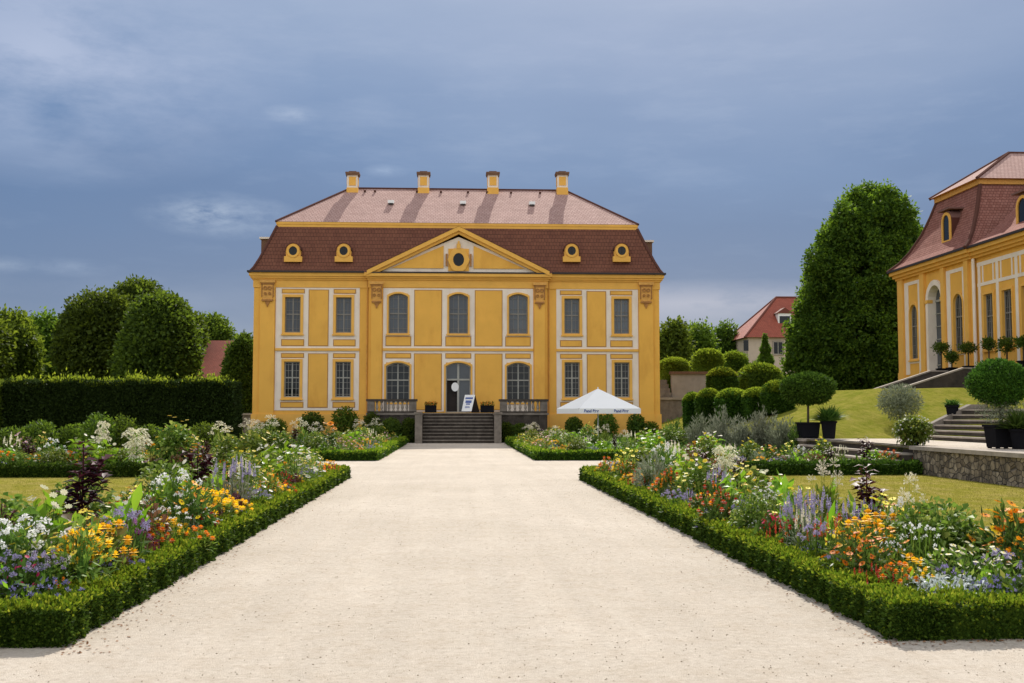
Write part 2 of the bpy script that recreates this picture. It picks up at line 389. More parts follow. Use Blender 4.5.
# ------------------------------------------------------------------ leaves
def unit(a): return a / np.maximum(np.linalg.norm(a, axis=-1, keepdims=True), 1e-9)
def rv(n): return unit(rng.normal(size=(n, 3)))
class LM:
    """leaf mesh: arrays of small faces"""
    def __init__(s): s.V = []; s.Q = []; s.mi = []; s.n = 0
    def quads(s, verts, mi=0):            # verts (N,4,3)
        N = len(verts); s.V.append(verts.reshape(-1, 3)); s.Q.append(np.arange(N * 4).reshape(N, 4) + s.n)
        s.mi.append(np.full(N, mi)); s.n += N * 4
    def leaves(s, C, D, Nr, L, W, mi=0, wide=.45):
        D = unit(D); S = unit(np.cross(D, Nr)); L = np.broadcast_to(np.asarray(L, float), (len(C),))[:, None]; W = np.broadcast_to(np.asarray(W, float), (len(C),))[:, None]
        mid = C + D * L * wide
        s.quads(np.stack([C, mid + S * W / 2, C + D * L, mid - S * W / 2], 1), mi)
    def bent(s, C, D, Nr, L, W, droop=.3, mi=0):
        """big leaf: two quads each side of a folded, drooping rib"""
        D = unit(D); S = unit(np.cross(D, Nr)); U = unit(np.cross(S, D)); L = np.broadcast_to(np.asarray(L, float), (len(C),))[:, None]; W = np.broadcast_to(np.asarray(W, float), (len(C),))[:, None]
        dr = np.broadcast_to(np.asarray(droop, float), (len(C),))[:, None]
        Z = np.array([[0, 0, 1.]])
        m = C + D * L * .5 - Z * L * dr * .2; tip = C + D * L * .97 - Z * L * dr
        l = m + S * W / 2 + U * W * .12; r = m - S * W / 2 + U * W * .12
        N = len(C); V = np.stack([C, l, tip, r, m], 1).reshape(-1, 3)
        b = np.arange(N)[:, None] * 5 + s.n
        s.V.append(V); s.Q.append(np.concatenate([b + np.array([[0, 4, 2, 1]]), b + np.array([[0, 3, 2, 4]])])); s.mi.append(np.full(2 * N, mi)); s.n += 5 * N
    def stem(s, P0, P1, w, mi=0):
        """thin crossed strips from P0 to P1"""
        P0 = np.asarray(P0, float); P1 = np.asarray(P1, float); d = unit(P1 - P0)
        a = unit(np.cross(d, np.array([.37, .81, .1]))); b = unit(np.cross(d, a))
        for q in (a, b): s.quads(np.stack([P0 - q * w / 2, P0 + q * w / 2, P1 + q * w / 3, P1 - q * w / 3], 1), mi)
    def box(s, x0, x1, y0, y1, z0, z1, mi=0):
        c = np.array([(x0, y0, z0), (x1, y0, z0), (x1, y1, z0), (x0, y1, z0), (x0, y0, z1), (x1, y0, z1), (x1, y1, z1), (x0, y1, z1)], float)
        s.quads(c[np.array([(4, 5, 6, 7), (0, 1, 5, 4), (1, 2, 6, 5), (2, 3, 7, 6), (3, 0, 4, 7)])], mi)
    def mesh(s, name, mats, off=(0, 0, 0)):
        V = np.concatenate(s.V) - np.asarray(off, float); Q = np.concatenate(s.Q); mi = np.concatenate(s.mi)
        me = bpy.data.meshes.new(name); me.vertices.add(len(V)); me.vertices.foreach_set('co', V.astype(np.float32).ravel())
        me.loops.add(Q.size); me.loops.foreach_set('vertex_index', Q.astype(np.int32).ravel())
        me.polygons.add(len(Q)); me.polygons.foreach_set('loop_start', np.arange(len(Q), dtype=np.int32) * 4)
        me.polygons.foreach_set('material_index', mi.astype(np.int32))
        for m in mats: me.materials.append(M[m])
        me.update(calc_edges=True); return me
    def build(s, name, mats, parent=None, **kw):
        off = origin(parent) if parent is not None else (0, 0, 0)
        o = bpy.data.objects.new(name, s.mesh(name, mats, off)); COL.objects.link(o)
        if parent is not None: o.parent = parent
        return tag(o, **kw)
# ------------------------------------------------------------------ setting
def sheet(name, pts, z, m, **kw):
    b = MB(); b.add([(x, y, z) for x, y in pts], [tuple(range(len(pts)))]); return b.build(name, m, kind='structure', **kw)
sheet('ground', [(-900, -300), (900, -300), (900, 1500), (-900, 1500)], -.03, 'meadow')
sheet('gravel_path', [(-60, -12), (12.2, -12), (12.2, 70), (-60, 70)], 0, 'gravel')

def smooth(t): t = min(1, max(0, t)); return t * t * (3 - 2 * t)
def bank_h(x, y):
    h1 = .7 + max(0, min(2.1, .3 * (x - 12.2), .2 * (y - 38.6)))
    h2 = .7 + min(1.02, max(0, (x - 15.9) * .57)) + max(0, min(1.2, (x - 19) * .22))
    t = smooth((y - 37.6) / 1.4); h = h2 * (1 - t) + h1 * t
    return h
def bank():
    xs = np.concatenate([np.linspace(12.3, 26, 46), np.array([30, 36, 45, 60, 90.])]); ys = np.concatenate([np.linspace(20, 37, 12), np.linspace(37.4, 62, 50), np.linspace(64, 140, 20)])
    b = MB(); vs = [(x, y, bank_h(x, y) + .03 * math.sin(x * 1.3 + y * .7)) for y in ys for x in xs]; n = len(xs)
    fs = [(j * n + i, j * n + i + 1, (j + 1) * n + i + 1, (j + 1) * n + i) for j in range(len(ys) - 1) for i in range(n - 1)]
    b.add(vs, fs); return b.build('lawn_bank', 'lawn_bank', kind='structure', smooth=True)
bank()
# sand terrace above the low wall, in front of the bank
sheet('terrace_path', [(12.32, 20), (15.9, 20), (15.9, 38.5), (12.32, 38.5)], .745, 'gravel')
sheet('upper_path', [(17.9, 31), (24, 31), (24, 37.2), (17.9, 37.2)], 1.78, 'gravel')

# ------------------------------------------------------------------ palace
Y0 = 66.0
def fx(px): return at(px, 345, Y0)[0]
def fz(py): return at(458, py, Y0)[2]
XC = at(458.2, 380, Y0)[0]
ZT = 1.69                                    # terrace level
pal = empty('palace', (XC, Y0 + 6, 0), 'yellow baroque palace with brown mansard roof, triangular gable and four chimneys', 'palace')
HWX = XC - fx(253.2)                         # half width of the facade
def mx(x): return 2 * XC - x                 # mirror
DEPTH = 13.0

def outline(xc, w, z0, z1, arch, off=0.0, n=10):
    h = w / 2 + off; zt = z1 + off; zb = z0 - off
    if arch <= 0: return [(xc - h, zb), (xc + h, zb), (xc + h, zt), (xc - h, zt)]
    r = arch; pts = [(xc - h, zb), (xc + h, zb)]
    for i in range(n + 1):
        a = -1 + 2 * i / n
        pts.append((xc - a * h, zt - r * (a * a)) if r < w * .4 else (xc + h * math.cos(PI * i / n), zt - h + h * math.sin(PI * i / n)))
    return pts
def arc_top(xc, w, z1, arch, n=10):
    return [p for p in outline(xc, w, 0, z1, arch, 0, n)[2:]]

def wall_grid(mb, x0, x1, z0, z1, holes, y, mi=0):
    """a wall face with real openings; holes = (xc, w, z0, z1, arch)"""
    xs = sorted({x0, x1, *[h[0] - h[1] / 2 for h in holes], *[h[0] + h[1] / 2 for h in holes]})
    zs = sorted({z0, z1, *[h[2] for h in holes], *[h[3] for h in holes]})
    for a, b in zip(xs, xs[1:]):
        for c, d in zip(zs, zs[1:]):
            mxx, mz = (a + b) / 2, (c + d) / 2
            if any(abs(mxx - h[0]) < h[1] / 2 and h[2] < mz < h[3] for h in holes): continue
            mb.add([(a, y, c), (b, y, c), (b, y, d), (a, y, d)], [(0, 1, 2, 3)], mi)
    for xc, w, a, b, arch in holes:
        if arch > 0:
            pts = arc_top(xc, w, b, arch)
            for p, q in zip(pts, pts[1:]):
                mb.add([(p[0], y, p[1]), (p[0], y, b), (q[0], y, b), (q[0], y, q[1])], [(0, 1, 2, 3)], mi)

def window(parent, xc, w, z0, z1, arch, y, surround='yellow_trim', t=.13, T=None, rows=4, transom=.5, fm='window_frame', reveal=.2, pane='glass', sill=True, name='window'):
    s = MB(T); s.ring(outline(xc, w, z0, z1, arch, t), outline(xc, w, z0, z1, arch, 0), y - .07, y + reveal)
    if sill: s.box(xc - w / 2 - t - .05, xc + w / 2 + t + .05, y - .13, y - .072, z0 - t - .02, z0 - t + .07)
    win = s.build(name, surround, parent)
    f = MB(T); yf = y + reveal - .08
    f.ring(outline(xc, w, z0, z1, arch, -.003), outline(xc, w, z0 , z1, arch, -.065), yf, yf + .07)
    f.box(xc - .035, xc + .035, yf - .012, yf + .06, z0 + .06, z1 - .06)
    zt = z0 + (z1 - z0) * transom
    f.box(xc - w / 2 + .05, xc + w / 2 - .05, yf - .016, yf + .06, zt - .035, zt + .035)
    for sgn in (-1, 1):
        xm = xc + sgn * w * .25
        f.box(xm - .008, xm + .008, yf + .012, yf + .05, z0 + .06, z1 - max(.06, arch * .3 + .04))
    for k in range(rows):
        zz = z0 + (z1 - z0) * (k + .5) / rows + .0
        if abs(zz - zt) < .12: continue
        if zz > z1 - arch - .1 and arch > 0 and arch > w * .4: continue
        f.box(xc - w / 2 + .05, xc + w / 2 - .05, yf + .010, yf + .048, zz - .008, zz + .008)
    f.build('frame', fm, win)
    p = MB(T); p.add([(x, yf + .055, z) for x, z in outline(xc, w, z0, z1, arch, -.01)], [tuple(range(len(outline(xc, w, z0, z1, arch))))])
    p.build('pane', pane, win); return win

def build_palace():
    # measured on the western half of the front, mirrored about the axis
    RW = 2 * (XC - fx(369)) / 2              # half width of the middle risalit
    yr = Y0 - .28                            # its front plane
    c1, c2 = fx(292.4), fx(343.4); wn = fx(300.2) - fx(284.6)
    U = (fz(333.2), fz(298)); L = (fz(397.3), fz(362))
    cr = fx(398.3); wr = fx(408) - fx(388.8)
    UR = (fz(334), fz(294.3)); LR = (ZT + .62, fz(362.8)); wl = fx(409.6) - fx(386)
    wd = fx(470.2) - fx(445.4)
    ztop = fz(272.5); zbase = -.05
    holesL = [(c, wn, *z, 0) for c in (c1, c2) for z in (U, L)]
    holesR = [(mx(h[0]), *h[1:]) for h in holesL]
    holesM = [(x, wr, *UR, .2) for x in (cr, XC, mx(cr))] + [(x, wl, *LR, .22) for x in (cr, mx(cr))] + [(XC, wd, ZT + .02, LR[1], .22)]
    w = MB()
    wall_grid(w, XC - HWX, XC - RW, zbase, ztop, holesL, Y0); wall_grid(w, XC + RW, XC + HWX, zbase, ztop, holesR, Y0)
    wall_grid(w, XC - RW, XC + RW, zbase, ztop, holesM, yr)
    for s in (-1, 1):
        x = XC + s * RW; w.add([(x, yr, zbase), (x, Y0, zbase), (x, Y0, ztop), (x, yr, ztop)], [(0, 1, 2, 3)])
        x = XC + s * HWX; w.add([(x, Y0, zbase), (x, Y0 + DEPTH, zbase), (x, Y0 + DEPTH, ztop), (x, Y0, ztop)], [(0, 1, 2, 3)])
    w.add([(XC - HWX, Y0 + DEPTH, zbase), (XC + HWX, Y0 + DEPTH, zbase), (XC + HWX, Y0 + DEPTH, ztop), (XC - HWX, Y0 + DEPTH, ztop)], [(0, 1, 2, 3)])
    # rooms behind the glass: a dark box
    w.box(XC - HWX + .3, XC + HWX - .3, Y0 + .5, Y0 + DEPTH - .3, 0, ztop - .2, 1)
    wall = w.build('wall', ['yellow_plaster', 'dark_wood'], pal)
    # plinth
    for s in (-1, 1):
        pl = MB(); a, b = sorted((XC + s * RW, XC + s * (HWX + .07))); pl.box(a, b, Y0 - .08, Y0, -.05, ZT - .06); pl.build('plinth', 'yellow_trim', pal)
    # white stucco fields with raised yellow panels
    def fields(s):
        f = (lambda p: fx(p)) if s < 0 else (lambda p: mx(fx(p)))
        def box(mb, pa, pb, ya, yb, y, d, mi):
            a, b = sorted((f(pa), f(pb))); z0, z1 = sorted((fz(ya), fz(yb))); hole(mb, a, b, z0, z1, y, d, mi)
        def hole(mb, a, b, z0, z1, y, d, mi):
            if mi == 1: cut(mb, a - .05, b + .05, z0 - .05, z1 + .05, y, d - .009, 2)  # darker border strip paints the shadow line round each panel
            cut(mb, a, b, z0, z1, y, d, mi)
        def cut(mb, a, b, z0, z1, y, d, mi):
            # slab cut round every window it covers
            hs = [h for h in holesL + holesR + holesM if a < h[0] < b and h[2] < z1 and h[3] > z0]
            xs = sorted({a, b, *[min(b, max(a, h[0] + q * h[1] / 2)) for h in hs for q in (-1, 1)]}); zs = sorted({z0, z1, *[min(z1, max(z0, h[k])) for h in hs for k in (2, 3)]})
            for p, q in zip(xs, xs[1:]):
                for r, t in zip(zs, zs[1:]):
                    if q - p < 1e-4 or t - r < 1e-4: continue
                    if any(abs((p + q) / 2 - h[0]) < h[1] / 2 and h[2] < (r + t) / 2 < h[3] for h in hs): continue
                    mb.box(p, q, y - d, y - .001, r, t, mi)
        up_, lo = MB(), MB()
        box(up_, 275.2, 359.3, 288.6, 348.6, Y0, .022, 0); box(lo, 275.2, 359.3, 351.3, 410.4, Y0, .022, 0)
        for pa, pb, ya, yb in ((309, 327.6, 291.2, 345.8), (282, 303.4, 290.6, 293.6), (334, 354.8, 290.6, 293.6), (282, 303.4, 340.6, 345.8), (334, 354.8, 340.6, 345.8)):
            box(up_, pa, pb, ya, yb, Y0 - .023, .022, 1)
        for pa, pb, ya, yb in ((309, 327.6, 354.6, 407), (282, 303.4, 354.4, 357.6), (334, 354.8, 354.4, 357.6), (282, 303.4, 402.8, 407), (334, 354.8, 402.8, 407)):
            box(lo, pa, pb, ya, yb, Y0 - .023, .022, 1)
        up_.build('stucco_field', ['white_stucco', 'yellow_plaster', 'groove_shadow'], pal); lo.build('stucco_field', ['white_stucco', 'yellow_plaster', 'groove_shadow'], pal)
        # string course and corner pilasters
        q = MB(); a, b = sorted((f(275.2), f(359.3))); q.box(a, b, Y0 - .09, Y0, fz(351.2), fz(348.7)); q.build('string_course', 'yellow_trim', pal)
        for pa, pb in ((259.8, 274.6),):
            q = MB(); a, b = sorted((f(pa), f(pb))); q.box(a, b, Y0 - .12, Y0, ZT - .3, fz(283)); q.box(a - .05, b + .05, Y0 - .17, Y0, ZT - .5, ZT - .05)
            p = q.build('pilaster', 'yellow_plaster', pal); capital(p, (a + b) / 2, Y0 - .12, fz(282.5), (b - a) * .82)
        q = MB(); a, b = sorted((f(371.3), f(382.2))); q.box(a, b, yr - .12, yr, ZT, fz(284)); p = q.build('pilaster', 'yellow_plaster', pal); capital(p, (a + b) / 2, yr - .12, fz(284), (b - a) * .95)
        return hole, f
    def capital(p, x, y, z, w):
        c = MB(); c.box(x - w / 2 - .10, x + w / 2 + .10, y - .14, y, z - .10, z + .06, 0); c.box(x - w / 2 - .04, x + w / 2 + .04, y - .09, y, z - .2, z - .1, 1)
        c.box(x - w / 2 + .06, x + w / 2 - .06, y - .05, y, z - 1.12, z - .2, 0)
        for q in (-1, 1):
            c.box(x + q * (w / 2 - .02) - .03, x + q * (w / 2 - .02) + .03, y - .07, y, z - .95, z - .2, 1)
            n = 10
            for k, (zz, r) in enumerate(((-.42, .12), (-.75, .09))):
                o = [(x + q * .13 + math.cos(2 * PI * i / n) * r, z + zz + math.sin(2 * PI * i / n) * r) for i in range(n)]
                i_ = [(x + q * .13 + math.cos(2 * PI * i / n) * r * .55, z + zz + math.sin(2 * PI * i / n) * r * .55) for i in range(n)]
                c.ring(o, i_, y - .1, y - .05, 1)
        c.box(x - w / 2 + .02, x + w / 2 - .02, y - .1, y, z - 1.2, z - 1.1, 1)
        c.prism([(x - .16, z - 1.2), (x, z - 1.55), (x + .16, z - 1.2)], y - .06, y, 1)
        c.build('capital', ['ornament_plaster', 'terracotta_relief'], p)
    hole, fw_ = fields(-1); fields(1)
    # risalit field
    for za, zb, panels in ((289, 348.6, ((291.4, 345.8), (337.6, 345.8))), (351.3, 411.5, ((354.6, 409.5), (354.4, 358)))):
        m = MB(); hole(m, fx(383.2), mx(fx(383.2)), fz(zb), fz(za), yr, .022, 0)
        (p0, p1), (q0, q1) = panels
        for s in (-1, 1):
            a, b = sorted((XC + s * (XC - fx(415)), XC + s * (XC - fx(441.2)))); hole(m, a, b, fz(p1), fz(p0), yr - .023, .022, 1)
            a, b = sorted((XC + s * (XC - fx(386.6)), XC + s * (XC - fx(410.6)))); hole(m, a, b, fz(q1), fz(q0), yr - .023, .022, 1)
        hole(m, XC - (fx(470.2) - fx(446)) / 2, XC + (fx(470.2) - fx(446)) / 2, fz(q1), fz(q0), yr - .023, .022, 1)
        m.build('stucco_field', ['white_stucco', 'yellow_plaster', 'groove_shadow'], pal)
    q = MB(); q.box(fx(383.2), mx(fx(383.2)), yr - .09, yr, fz(351.2), fz(348.7)); q.build('string_course', 'yellow_trim', pal)
    # windows
    for s in (-1, 1):
        for c in (c1, c2):
            x = c if s < 0 else mx(c)
            window(pal, x, wn, *U, 0, Y0, transom=.52, pane='glass_pale', t=.16); window(pal, x, wn, *L, 0, Y0, rows=6, transom=.55, fm='frame_light', t=.16)
        x = cr if s < 0 else mx(cr)
        window(pal, x, wr, *UR, .2, yr, transom=.5, pane='glass_pale', t=.1); window(pal, x, wl, *LR, .22, yr, rows=6, transom=.56, fm='frame_light', t=.1, sill=False)
    window(pal, XC, wr, *UR, .2, yr, transom=.5, pane='glass_pale', t=.1)
    # entrance: surround, glazed leaf with a round notice, open dark leaf
    z0, z1 = ZT + .02, LR[1]
    d = MB(); d.ring(outline(XC, wd, z0, z1, .22, .1), outline(XC, wd, z0, z1, .22, 0), yr - .07, yr + .25); door = d.build('door', 'yellow_trim', pal)
    f = MB(); zt = z0 + (z1 - z0) * .66
    f.ring(outline(XC, wd, z0, z1, .22, -.003), outline(XC, wd, z0, z1, .22, -.06), yr + .12, yr + .2)
    f.box(XC - wd / 2 + .05, XC + wd / 2 - .05, yr + .1, yr + .19, zt - .05, zt + .05); f.box(XC - .06, XC + .06, yr + .105, yr + .195, z0, z1 - .05)
    f.build('frame', 'frame_light', door)
    g = MB(); g.add([(x, yr + .18, z) for x, z in outline(XC, wd, zt, z1, .22, -.02)], [tuple(range(13))]); g.box(XC + .06, XC + wd / 2 - .05, yr + .17, yr + .185, z0 + .05, zt - .05); g.build('pane', 'glass_pale', door)
    k = MB(); k.box(XC - wd / 2 + .05, XC - .06, yr + .44, yr + .46, z0, zt); k.box(XC - wd / 2 + .06, XC - wd / 2 + .11, yr + .16, yr + .40, z0, zt - .05); k.box(XC - .3, XC - .28, yr + .4, yr + .43, z0 + .9, z0 + 1.2); k.build('leaf', 'dark_wood', door)
    n = 16; sx, sz = fx(455.2), fz(387)
    s_ = MB(); s_.prism([(sx + math.cos(2 * PI * i / n) * .22, sz + math.sin(2 * PI * i / n) * .27) for i in range(n)], yr + .085, yr + .1)
    s_.build('notice', 'white_paint', door)
    # entablature
    e = MB(); zf0, zf1 = fz(288.4), fz(281)
    def runs(mb, z0, z1, out, mi, ri=0):
        """a moulding round the building, breaking forward over the risalit"""
        mb.box(XC - HWX - out, XC + HWX + out, Y0 - out, Y0 - .0005, z0, z1, mi)
        mb.box(XC - RW - out, XC + RW + out, yr - out, Y0 - out + .0005 * 0 - .0004, z0, z1, mi)
        for s in (-1, 1):
            a, b = sorted((XC + s * HWX, XC + s * (HWX + out))); mb.box(a, b, Y0, Y0 + DEPTH + out, z0, z1, mi)
        mb.box(XC - HWX, XC + HWX, Y0 + DEPTH, Y0 + DEPTH + out, z0, z1, mi)
    runs(e, zf0, zf1, .05, 0); runs(e, zf1, zf1 + .10, .12, 0); runs(e, zf1 + .10, zf1 + .22, .20, 0); runs(e, zf1 + .22, zf1 + .42, .27, 0)
    e.build('cornice', 'yellow_trim', pal)
    g = MB(); ze = zf1 + .42
    for s in (-1, 1):
        g = MB(); a, b = sorted((XC + s * (HWX + .37), XC + s * (RW + .3))); g.box(a, b, Y0 - .38, Y0 - .26, ze, ze + .11)
        a, b = sorted((XC + s * (HWX + .26), XC + s * (HWX + .37))); g.box(a, b, Y0 - .26, Y0 + DEPTH + .3, ze, ze + .11); g.build('gutter', 'dark_metal', pal)
        g = MB(); xd = XC + s * (RW + .12); g.tube((xd, Y0 - .06, 0), (xd, Y0 - .06, zf1), .03, .03, 8); g.build('downpipe', 'ornament_plaster', pal)
    # mansard roof
    ex0, ey0 = XC - HWX - .26, Y0 - .26; ex1, ey1 = XC + HWX + .26, Y0 + DEPTH + .26
    ZU = at(458, 227.2, Y0 + 1.0)[2]
    H = ZU - ze
    prof = [(0, .0), (.22, .10), (.52, .30), (.92, .62), (1.38, 1.0)]
    r = MB(); ring_ = lambda i, h: [(ex0 + i, ey0 + i, ze + h * H), (ex1 - i, ey0 + i, ze + h * H), (ex1 - i, ey1 - i, ze + h * H), (ex0 + i, ey1 - i, ze + h * H)]
    vacc = 0
    for (i0, h0), (i1, h1) in zip(prof, prof[1:]):
        A, B = ring_(i0, h0), ring_(i1, h1); sl_ = math.hypot(i1 - i0, (h1 - h0) * H)
        for k in range(4):
            j = (k + 1) % 4; pts = [A[k], A[j], B[j], B[k]]
            r.add(pts, [(0, 1, 2, 3)], 0, [[(u, v + vacc) for u, v in planar_uv(pts)]])
        vacc += sl_
    r.add([(ex0, ey0, ze), (ex1, ey0, ze), (ex1, ey1, ze), (ex0, ey1, ze)], [(3, 2, 1, 0)], 1)
    roof = r.build('roof', ['mansard_tiles', 'yellow_trim'], pal)
    i1 = prof[-1][0]
    h = MB()
    for (xa, ya, sx_, sy_) in ((ex0, ey0, 1, 1), (ex1, ey0, -1, 1), (ex0, ey1, 1, -1), (ex1, ey1, -1, -1)):
        h = MB()
        for (ia, ha), (ib, hb) in zip(prof, prof[1:]):
            h.tube((xa + sx_ * ia, ya + sy_ * ia, ze + ha * H), (xa + sx_ * ib, ya + sy_ * ib, ze + hb * H), .09, .09, 6)
        h.build('hip_ridge', 'copper_ridge', roof)
    # upper cornice and upper roof
    ux0, uy0, ux1, uy1 = ex0 + i1, ey0 + i1, ex1 - i1, ey1 - i1
    c = MB(); c.box(ux0 - .02, ux1 + .02, uy0 - .02, uy1 + .02, ZU - .12, ZU + .12); c.box(ux0 - .05, ux1 + .05, uy0 - .05, uy1 + .05, ZU + .12, ZU + .26); c.build('upper_cornice', 'yellow_trim', pal)
    zu = ZU + .27; o = .06; ym = (uy0 + uy1) / 2
    zr = at(458, 189.6, ym)[2]; rx = 7.15
    A = [(ux0 - o, uy0 - o, zu), (ux1 + o, uy0 - o, zu), (ux1 + o, uy1 + o, zu), (ux0 - o, uy1 + o, zu)]; R0, R1 = (XC - rx, ym, zr), (XC + rx, ym, zr)
    u = MB()
    for pts in ([A[0], A[1], R1, R0], [A[2], A[3], R0, R1], [A[1], A[2], R1], [A[3], A[0], R0]): u.add(pts, [tuple(range(len(pts)))], 0, [planar_uv(pts)])
    u.add(A, [(3, 2, 1, 0)], 1); ur = u.build('upper_roof', ['upper_roof_tiles', 'dark_metal'], pal)
    h = MB()
    for a, b in ((A[0], R0), (A[3], R0), (A[1], R1), (A[2], R1), (R0, R1)): h.tube(a, b, .085, .085, 6)
    h.build('ridge_tiles', 'copper_ridge', ur)
    sl_ = (zr - zu) / (ym - uy0 + o)
    for px, py in ((391, 204.6), (463, 205.2), (532, 205.8)):
        yy = uy0 - o + (ym - uy0 + o) * .52; x = at(px, py, yy)[0]; z = zu + sl_ * (yy - uy0 + o)
        v = MB(); v.box(x - .19, x + .19, yy - .2, yy + .3, z + .04, z + .24, 0); v.box(x - .13, x + .13, yy - .22, yy - .201, z - .06, z + .05, 1); v.build('roof_vent', ['white_paint', 'dark_metal'], ur)
    for px in (365, 375, 417, 441, 468, 487, 511, 540):
        yy = ym - .55; x = at(px, 193, yy)[0]; z = zu + sl_ * (yy - uy0 + o); v = MB(); v.box(x - .07, x + .07, yy - .16, yy, z, z + .09); v.build('snow_hook', 'copper_ridge', ur)
    # chimneys
    for px in (352.8, 423.6, 492.8, 562):
        yy = ym - .35; x = at(px, 185, yy)[0]; zt = at(px, 173.6, yy)[2]; zb = zr - .75
        m = MB(); a = .345; m.box(x - a - .03, x + a + .03, yy - a, yy + a, zb, zt - 1.0, 0); m.box(x - a, x + a, yy - a + .03, yy + a - .03, zt - 1.0, zt - .17, 1)
        for sy in (-1, 1): m.box(x - a + .12, x + a - .12, *sorted((yy + sy * (a - .03), yy + sy * (a + .005))), zt - .86, zt - .28, 0)
        for sx_ in (-1, 1): m.box(*sorted((x + sx_ * a, x + sx_ * (a + .03))), yy - a + .12, yy + a - .12, zt - .86, zt - .28, 0)
        ch = m.build('chimney', ['yellow_trim', 'white_stucco'], ur)
        q = MB(); q.box(x - a - .09, x + a + .09, yy - a - .08, yy + a + .08, zt - .17, zt - .07); q.box(x - a - .11, x + a + .11, yy - a - .10, yy + a + .10, zt - .07, zt + .03); q.box(x - a + .1, x + a - .1, yy - a + .1, yy + a - .1, zt + .03, zt + .12); q.build('cap', 'brown_cap', ch)
    # dormers
    def dormer(px, side=0):
        x = at(px, 253, Y0 + .3)[0]; yf = Y0 + .02; zb = at(px, 261.8, Y0)[2]; zt = at(px, 243.6, Y0)[2]; hw = .40; n = 14
        zc = zt - hw - .02
        b = MB(); b.box(x - .53, x + .53, yf - .05, yf + 1.4, zb, zb + .33)
        arc = [(x + math.cos(PI * i / n) * (hw + .03), zc + math.sin(PI * i / n) * (hw + .03)) for i in range(n + 1)]
        b.prism([(x - hw - .03, zb + .33), (x + hw + .03, zb + .33)] + arc, yf, yf + 1.9)
        nn = 20; cz = zc - .02
        b.ring([(x + math.cos(2 * PI * i / nn) * .38, cz + math.sin(2 * PI * i / nn) * .40) for i in range(nn)], [(x + math.cos(2 * PI * i / nn) * .25, cz + math.sin(2 * PI * i / nn) * .27) for i in range(nn)], yf - .09, yf - .002)
        d_ = b.build('dormer', 'yellow_trim', roof)
        g_ = MB(); g_.prism([(x + math.cos(2 * PI * i / nn) * .25, cz + math.sin(2 * PI * i / nn) * .27) for i in range(nn)], yf - .02, yf - .001); g_.box(x - .015, x + .015, yf - .045, yf - .021, cz - .26, cz + .26, 1); g_.build('pane', ['glass', 'dark_wood'], d_)
        t_ = MB(); t_.ring([(px_ + (px_ - x) * .12, pz + .055) for px_, pz in arc], arc, yf - .03, yf + 1.9, 0, False); t_.build('dormer_cover', 'copper_ridge', d_)
    for p in (293.8, 344.2, 571.2, 621): dormer(p)
    for s in (-1, 1):                        # end dormers, seen in profile
        x = XC + s * (HWX - .35); yd = Y0 + 4.2; zz = at(268, 245, yd)[2]
        b = MB(); b.box(*sorted((x, x + s * .62)), yd - .5, yd + .5, zz - .75, zz + .3, 0); b.box(*sorted((x - s * .3, x + s * .72)), yd - .62, yd + .62, zz + .3, zz + .42, 1); b.build('end_dormer', ['brown_cap', 'white_stucco'], roof)
    # pediment
    za = fz(233.6); zb = ze - .02; hw = XC - fx(368.4); yp = yr - .1
    p = MB(); tz = za - .55
    p.add([(XC - hw, yp + .1, zb), (XC + hw, yp + .1, zb), (XC, yp + .1, za - .25)], [(0, 1, 2)], 0)
    base = zb + .26
    def slope_x(z, inset): return hw * (1 - (z - zb) / (za - zb)) - inset
    inner = .80
    for s in (-1, 1):                        # yellow triangles beside the middle square
        xa, xb = XC + s * .9, XC + s * slope_x(base, inner); zt_ = zb + (za - zb) * (1 - (.9 + inner) / hw)
        tri = [(xa, base + .06), (xb, base + .06), (xa, zt_)]
        p.prism(tri if s > 0 else [tri[0], tri[2], tri[1]], yp + .04, yp + .1, 1)
    sq = .62; p.box(XC - sq, XC + sq, yp + .04, yp + .1, base - .1, base + 1.25, 1)
    ped = p.build('pediment', ['white_stucco', 'yellow_plaster', 'groove_shadow'], pal)
    k = MB(); th = .42
    for s in (-1, 1):
        for (o0, o1, yo) in ((-.02, .24, -.28), (.24, .42, -.14)):
            pts = [(XC + s * (hw + .08), zb + .0 - o0 * 1.0 + .12), (XC, za + .16 - o0 + .16), (XC, za + .16 - o1 + .16), (XC + s * (hw + .08), zb - o1 + .12)]
            k.prism(pts, yp + yo, yp + .1)
    k.box(XC - hw - .08, XC + hw + .08, yp - .22, yp + .1, zb - .2, zb - .02)
    k.build('raking_cornice', 'yellow_trim', ped)
    l = MB(); l.box(XC - hw - .05, XC + hw + .05, yp - .25, yp + .09, zb - .018, zb + .05); l.build('lead_ledge', 'dark_metal', ped)
    nn = 22; cz = base + .58
    w_ = MB()
    w_.ring([(XC + math.cos(2 * PI * i / nn) * (.62 + .04 * math.cos(6 * PI * i * 2 / nn)), cz + math.sin(2 * PI * i / nn) * (.72 + .04 * math.cos(6 * PI * i * 2 / nn))) for i in range(nn)], [(XC + math.cos(2 * PI * i / nn) * .33, cz + math.sin(2 * PI * i / nn) * .40) for i in range(nn)], yp - .06, yp + .04, 0)
    w_.box(XC - .12, XC + .12, yp - .09, yp + .03, cz + .66, cz + .95, 0); w_.box(XC - .06, XC + .06, yp - .07, yp + .05, cz + .95, cz + 1.12, 0)
    for s in (-1, 1): w_.box(*sorted((XC + s * .66, XC + s * .78)), yp - .05, yp + .04, cz - .4, cz + .35, 1)
    oc = w_.build('oculus', ['yellow_trim', 'terracotta_relief'], ped)
    g_ = MB(); g_.prism([(XC + math.cos(2 * PI * i / nn) * .34, cz + math.sin(2 * PI * i / nn) * .41) for i in range(nn)], yp + .0, yp + .035); g_.build('pane', 'glass', oc)
    rr = MB()                                # gable roof running back into the mansard
